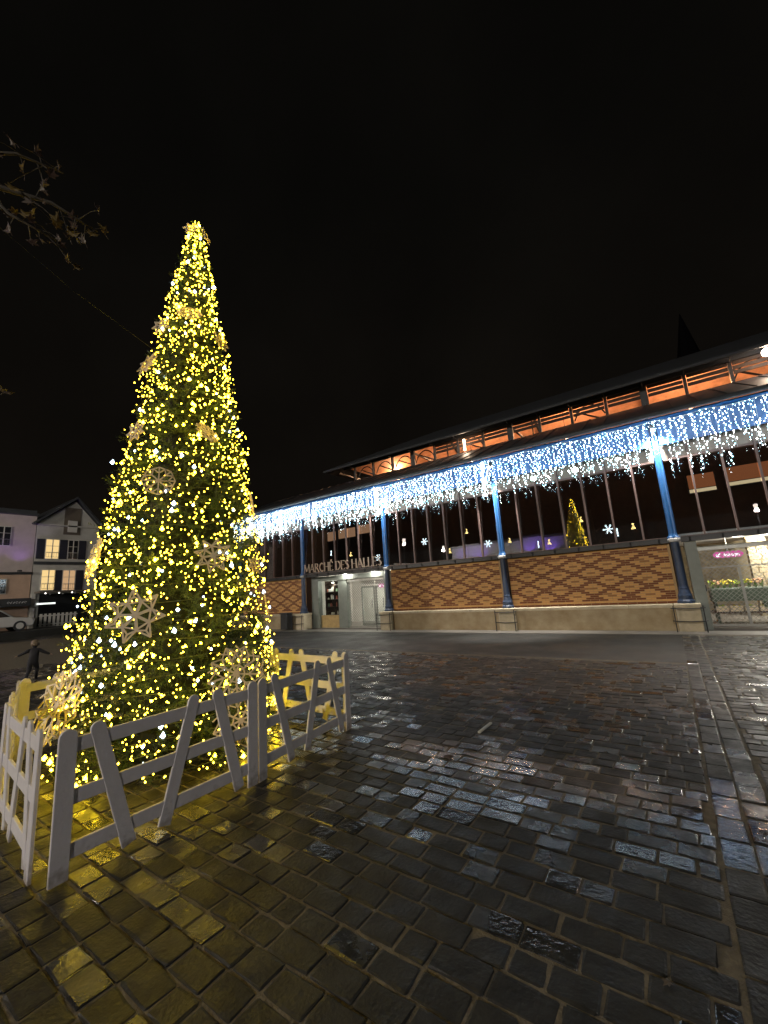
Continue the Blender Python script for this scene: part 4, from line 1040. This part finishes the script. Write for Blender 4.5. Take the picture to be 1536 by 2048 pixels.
# ================================================================== small things on the ground
tag(MB().bar((-1.957, 4.39, .012), (-1.945, 4.72, .014), .028, .016).build('white_stick', MT['wframe']), 'small white stick lying on the wet setts right of the fence', 'stick')
def ground_leaf(x, y, s, k, label):
    o = link('fallen_leaf', leafm[k]); o.location = (x, y, .012); o.scale = (s, s, s*.6); o.rotation_euler = (random.gauss(0, .1), random.gauss(0, .1), random.random()*6)
    tag(o, label, 'leaf', 'fallen leaves on the setts')
ground_leaf(-1.99, 3.70, .075, 1, 'brown fallen leaf lying among the blue glinting setts')
ground_leaf(-.26, 2.14, .03, 2, 'tiny pale fallen leaf on the dark setts at the lower right')
ground_leaf(-2.75, 2.05, .06, 1, 'brown fallen leaf flat on the setts below the front fence')

# ================================================================== church spire beyond the hall
t = thing('church_spire', 'dark pointed church spire rising behind the hall roof', 'spire', (6.1, 60, 0))
sm = mat('spire_slate', (.01, .01, .011), .95, spec=.05)
MB().box(4.9, 7.3, 58.8, 61.2, 0, 27.0).build('tower', sm, t); MB().lathe((6.1, 60, 27.0), [(1.25, 0), (.95, 1.6), (.04, 6.2)], 8).build('spire', sm, t)

# ================================================================== the square behind the camera (seen in the glass)
def street_lamp(x, y, h_, pw, label, col=(1, .86, .66)):
    t = thing('street_lamp', label, 'street lamp', (x, y, 0), 'street lamps round the square')
    MB().lathe((x, y, 0), [(.12, 0), (.11, .8), (.06, .9), (.045, h_-.2), (.06, h_-.15)], 10).build('pole', MT['iron'], t)
    MB().lathe((x, y, h_), [(.16, .34), (.22, .36), (.05, .5), (.02, .58)], 10).build('lamp_cap', MT['iron'], t)
    MB().lathe((x, y, h_), [(.10, -.15), (.16, 0), (.19, .2), (.15, .33)], 10).build('lantern', emit('lantern_glow', col, 10) if 'lantern_glow' not in bpy.data.materials else bpy.data.materials['lantern_glow'], t)
    lamp(t, 'lamp_light', (x, y, h_-.30), pw, col, .15)
street_lamp(4.5, -7.5, 5.6, 90, 'iron street lamp behind the viewer to the right', (1, .84, .72))
street_lamp(5, -27, 11, 18500, 'tall street lamp far behind the viewer to the right', (1, .92, .83))
street_lamp(-28, -22, 10, 19000, 'tall lamp added far behind the viewer to the left to brighten the hall', (1, .88, .72))  # extra unseen lamp added to brighten the brick panels
street_lamp(-12.5, -9.5, 5.6, 150, 'iron street lamp behind the viewer to the left', (1, .84, .72))
street_lamp(-25.8, -10, 8.9, 2200, 'iron street lamp far across the square behind the viewer')
pb = thing('purple_building', 'low long building washed in purple light across the square', 'building', (-9, -26, 0))
MB().box(-29, -13, -32, -26, 0, 10.6).build('wall', mat('pale_wall', (.5, .5, .52), .8), pb); MB().box(-29.3, -12.7, -32.3, -25.8, 10.601, 10.9).build('roof', MT['zinc'], pb)
for x in (-27, -23, -19, -15): MB().box(x-.6, x+.6, -25.998, -25.95, 1.0, 2.6).build('window', dark_glass, pb)
MB().box(-29, -13, -25.99, -25.3, 7.9, 8.1).build('ledge', MT['zinc'], pb)
for x in (-27, -24.5, -17.5, -15):
    t = thing('wall_washer', 'purple flood lamp on the ledge of the tall building, %s in its row' % {-27: 'first', -24.5: 'second', -17.5: 'third', -15: 'last'}[x], 'lamp', (x, -25.4, 8.1), 'purple flood lamps across the square')
    MB().cbox(x-.15, x+.15, -25.55, -25.35, 8.101, 8.22, .02).build('lamp_housing', MT['iron'], t); lamp(t, 'lamp_light', (x, -25.35, 8.4), 1100, (.30, .12, 1), .1, 'SPOT', (R_(180-14), 0, 0), spot_size=R_(150), spot_blend=.8)
def deco(x, y, z, kind, label):
    t = thing('street_decoration', label, 'light decoration', (x, y, z), 'lit street decorations across the square'); m = MB()
    if kind == 'flake':
        for q in range(6):
            a = q*PI/3; m.bar((x, y, z), (x+.36*math.cos(a), y, z+.36*math.sin(a)), .10, .05, (0, 1, 0)); m.octa((x+.36*math.cos(a), y, z+.36*math.sin(a)), .10)
        m.build('snowflake', MT['dw'], t)
    elif kind == 'bell':
        m.lathe((x, y, z), [(.20, 0), (.14, .10), (.08, .22), (.03, .28)], 8); m.ball((x, y, z+.40), .10, 8, 5); m.build('bell', MT['dy'], t)
    else: m.tube([(x, y, z), (x, y, z+.7)], .07, 6).build('light_tube', MT['dw'], t)
    MB().tube([(x, y-.08, z+.3), (x, y-.08, 0)], .022, 6).build('pole', MT['core'], t)
MT['dw'] = emit('deco_white', (.75, .92, 1), 14); MT['dy'] = emit('deco_yellow', (1, .72, .25), 14)
for x, y, z, k, lab in ((-5.76, -12, 7.98, 'flake', 'white snowflake light on the pole nearest the viewer across the square'), (-3.9, -12, 7.5, 'bell', 'yellow bell light at the right end across the square'), (-5.2, -12.5, 7.1, 'tube', 'white light tube beside the nearest snowflake'),
                        (-8.5, -15, 9.5, 'bell', 'yellow bell light just right of the reflected tree'), (-15.3, -14, 8.2, 'bell', 'yellow bell light before the purple wall'), (-12.4, -14, 7.1, 'tube', 'white light tube before the purple wall'), (-11.5, -14.3, 7.6, 'bell', 'low yellow bell light before the purple wall'),
                        (-24.6, -12, 9.1, 'flake', 'white snowflake light by the far street lamp'), (-19.2, -12.3, 9.4, 'bell', 'yellow bell light high before the left purple wall'), (-21.3, -12, 7.5, 'bell', 'low yellow bell light before the left purple wall'), (-16.9, -12, 7.9, 'flake', 'white snowflake light low at the middle of the square'),
                        (-37.6, -10, 8.5, 'tube', 'white light tube at the far left of the square'), (-34.2, -10, 8.2, 'bell', 'yellow bell light at the far left of the square'), (-29.8, -10, 7.5, 'flake', 'white snowflake light at the far left of the square')):
    deco(x, y, z, k, lab)
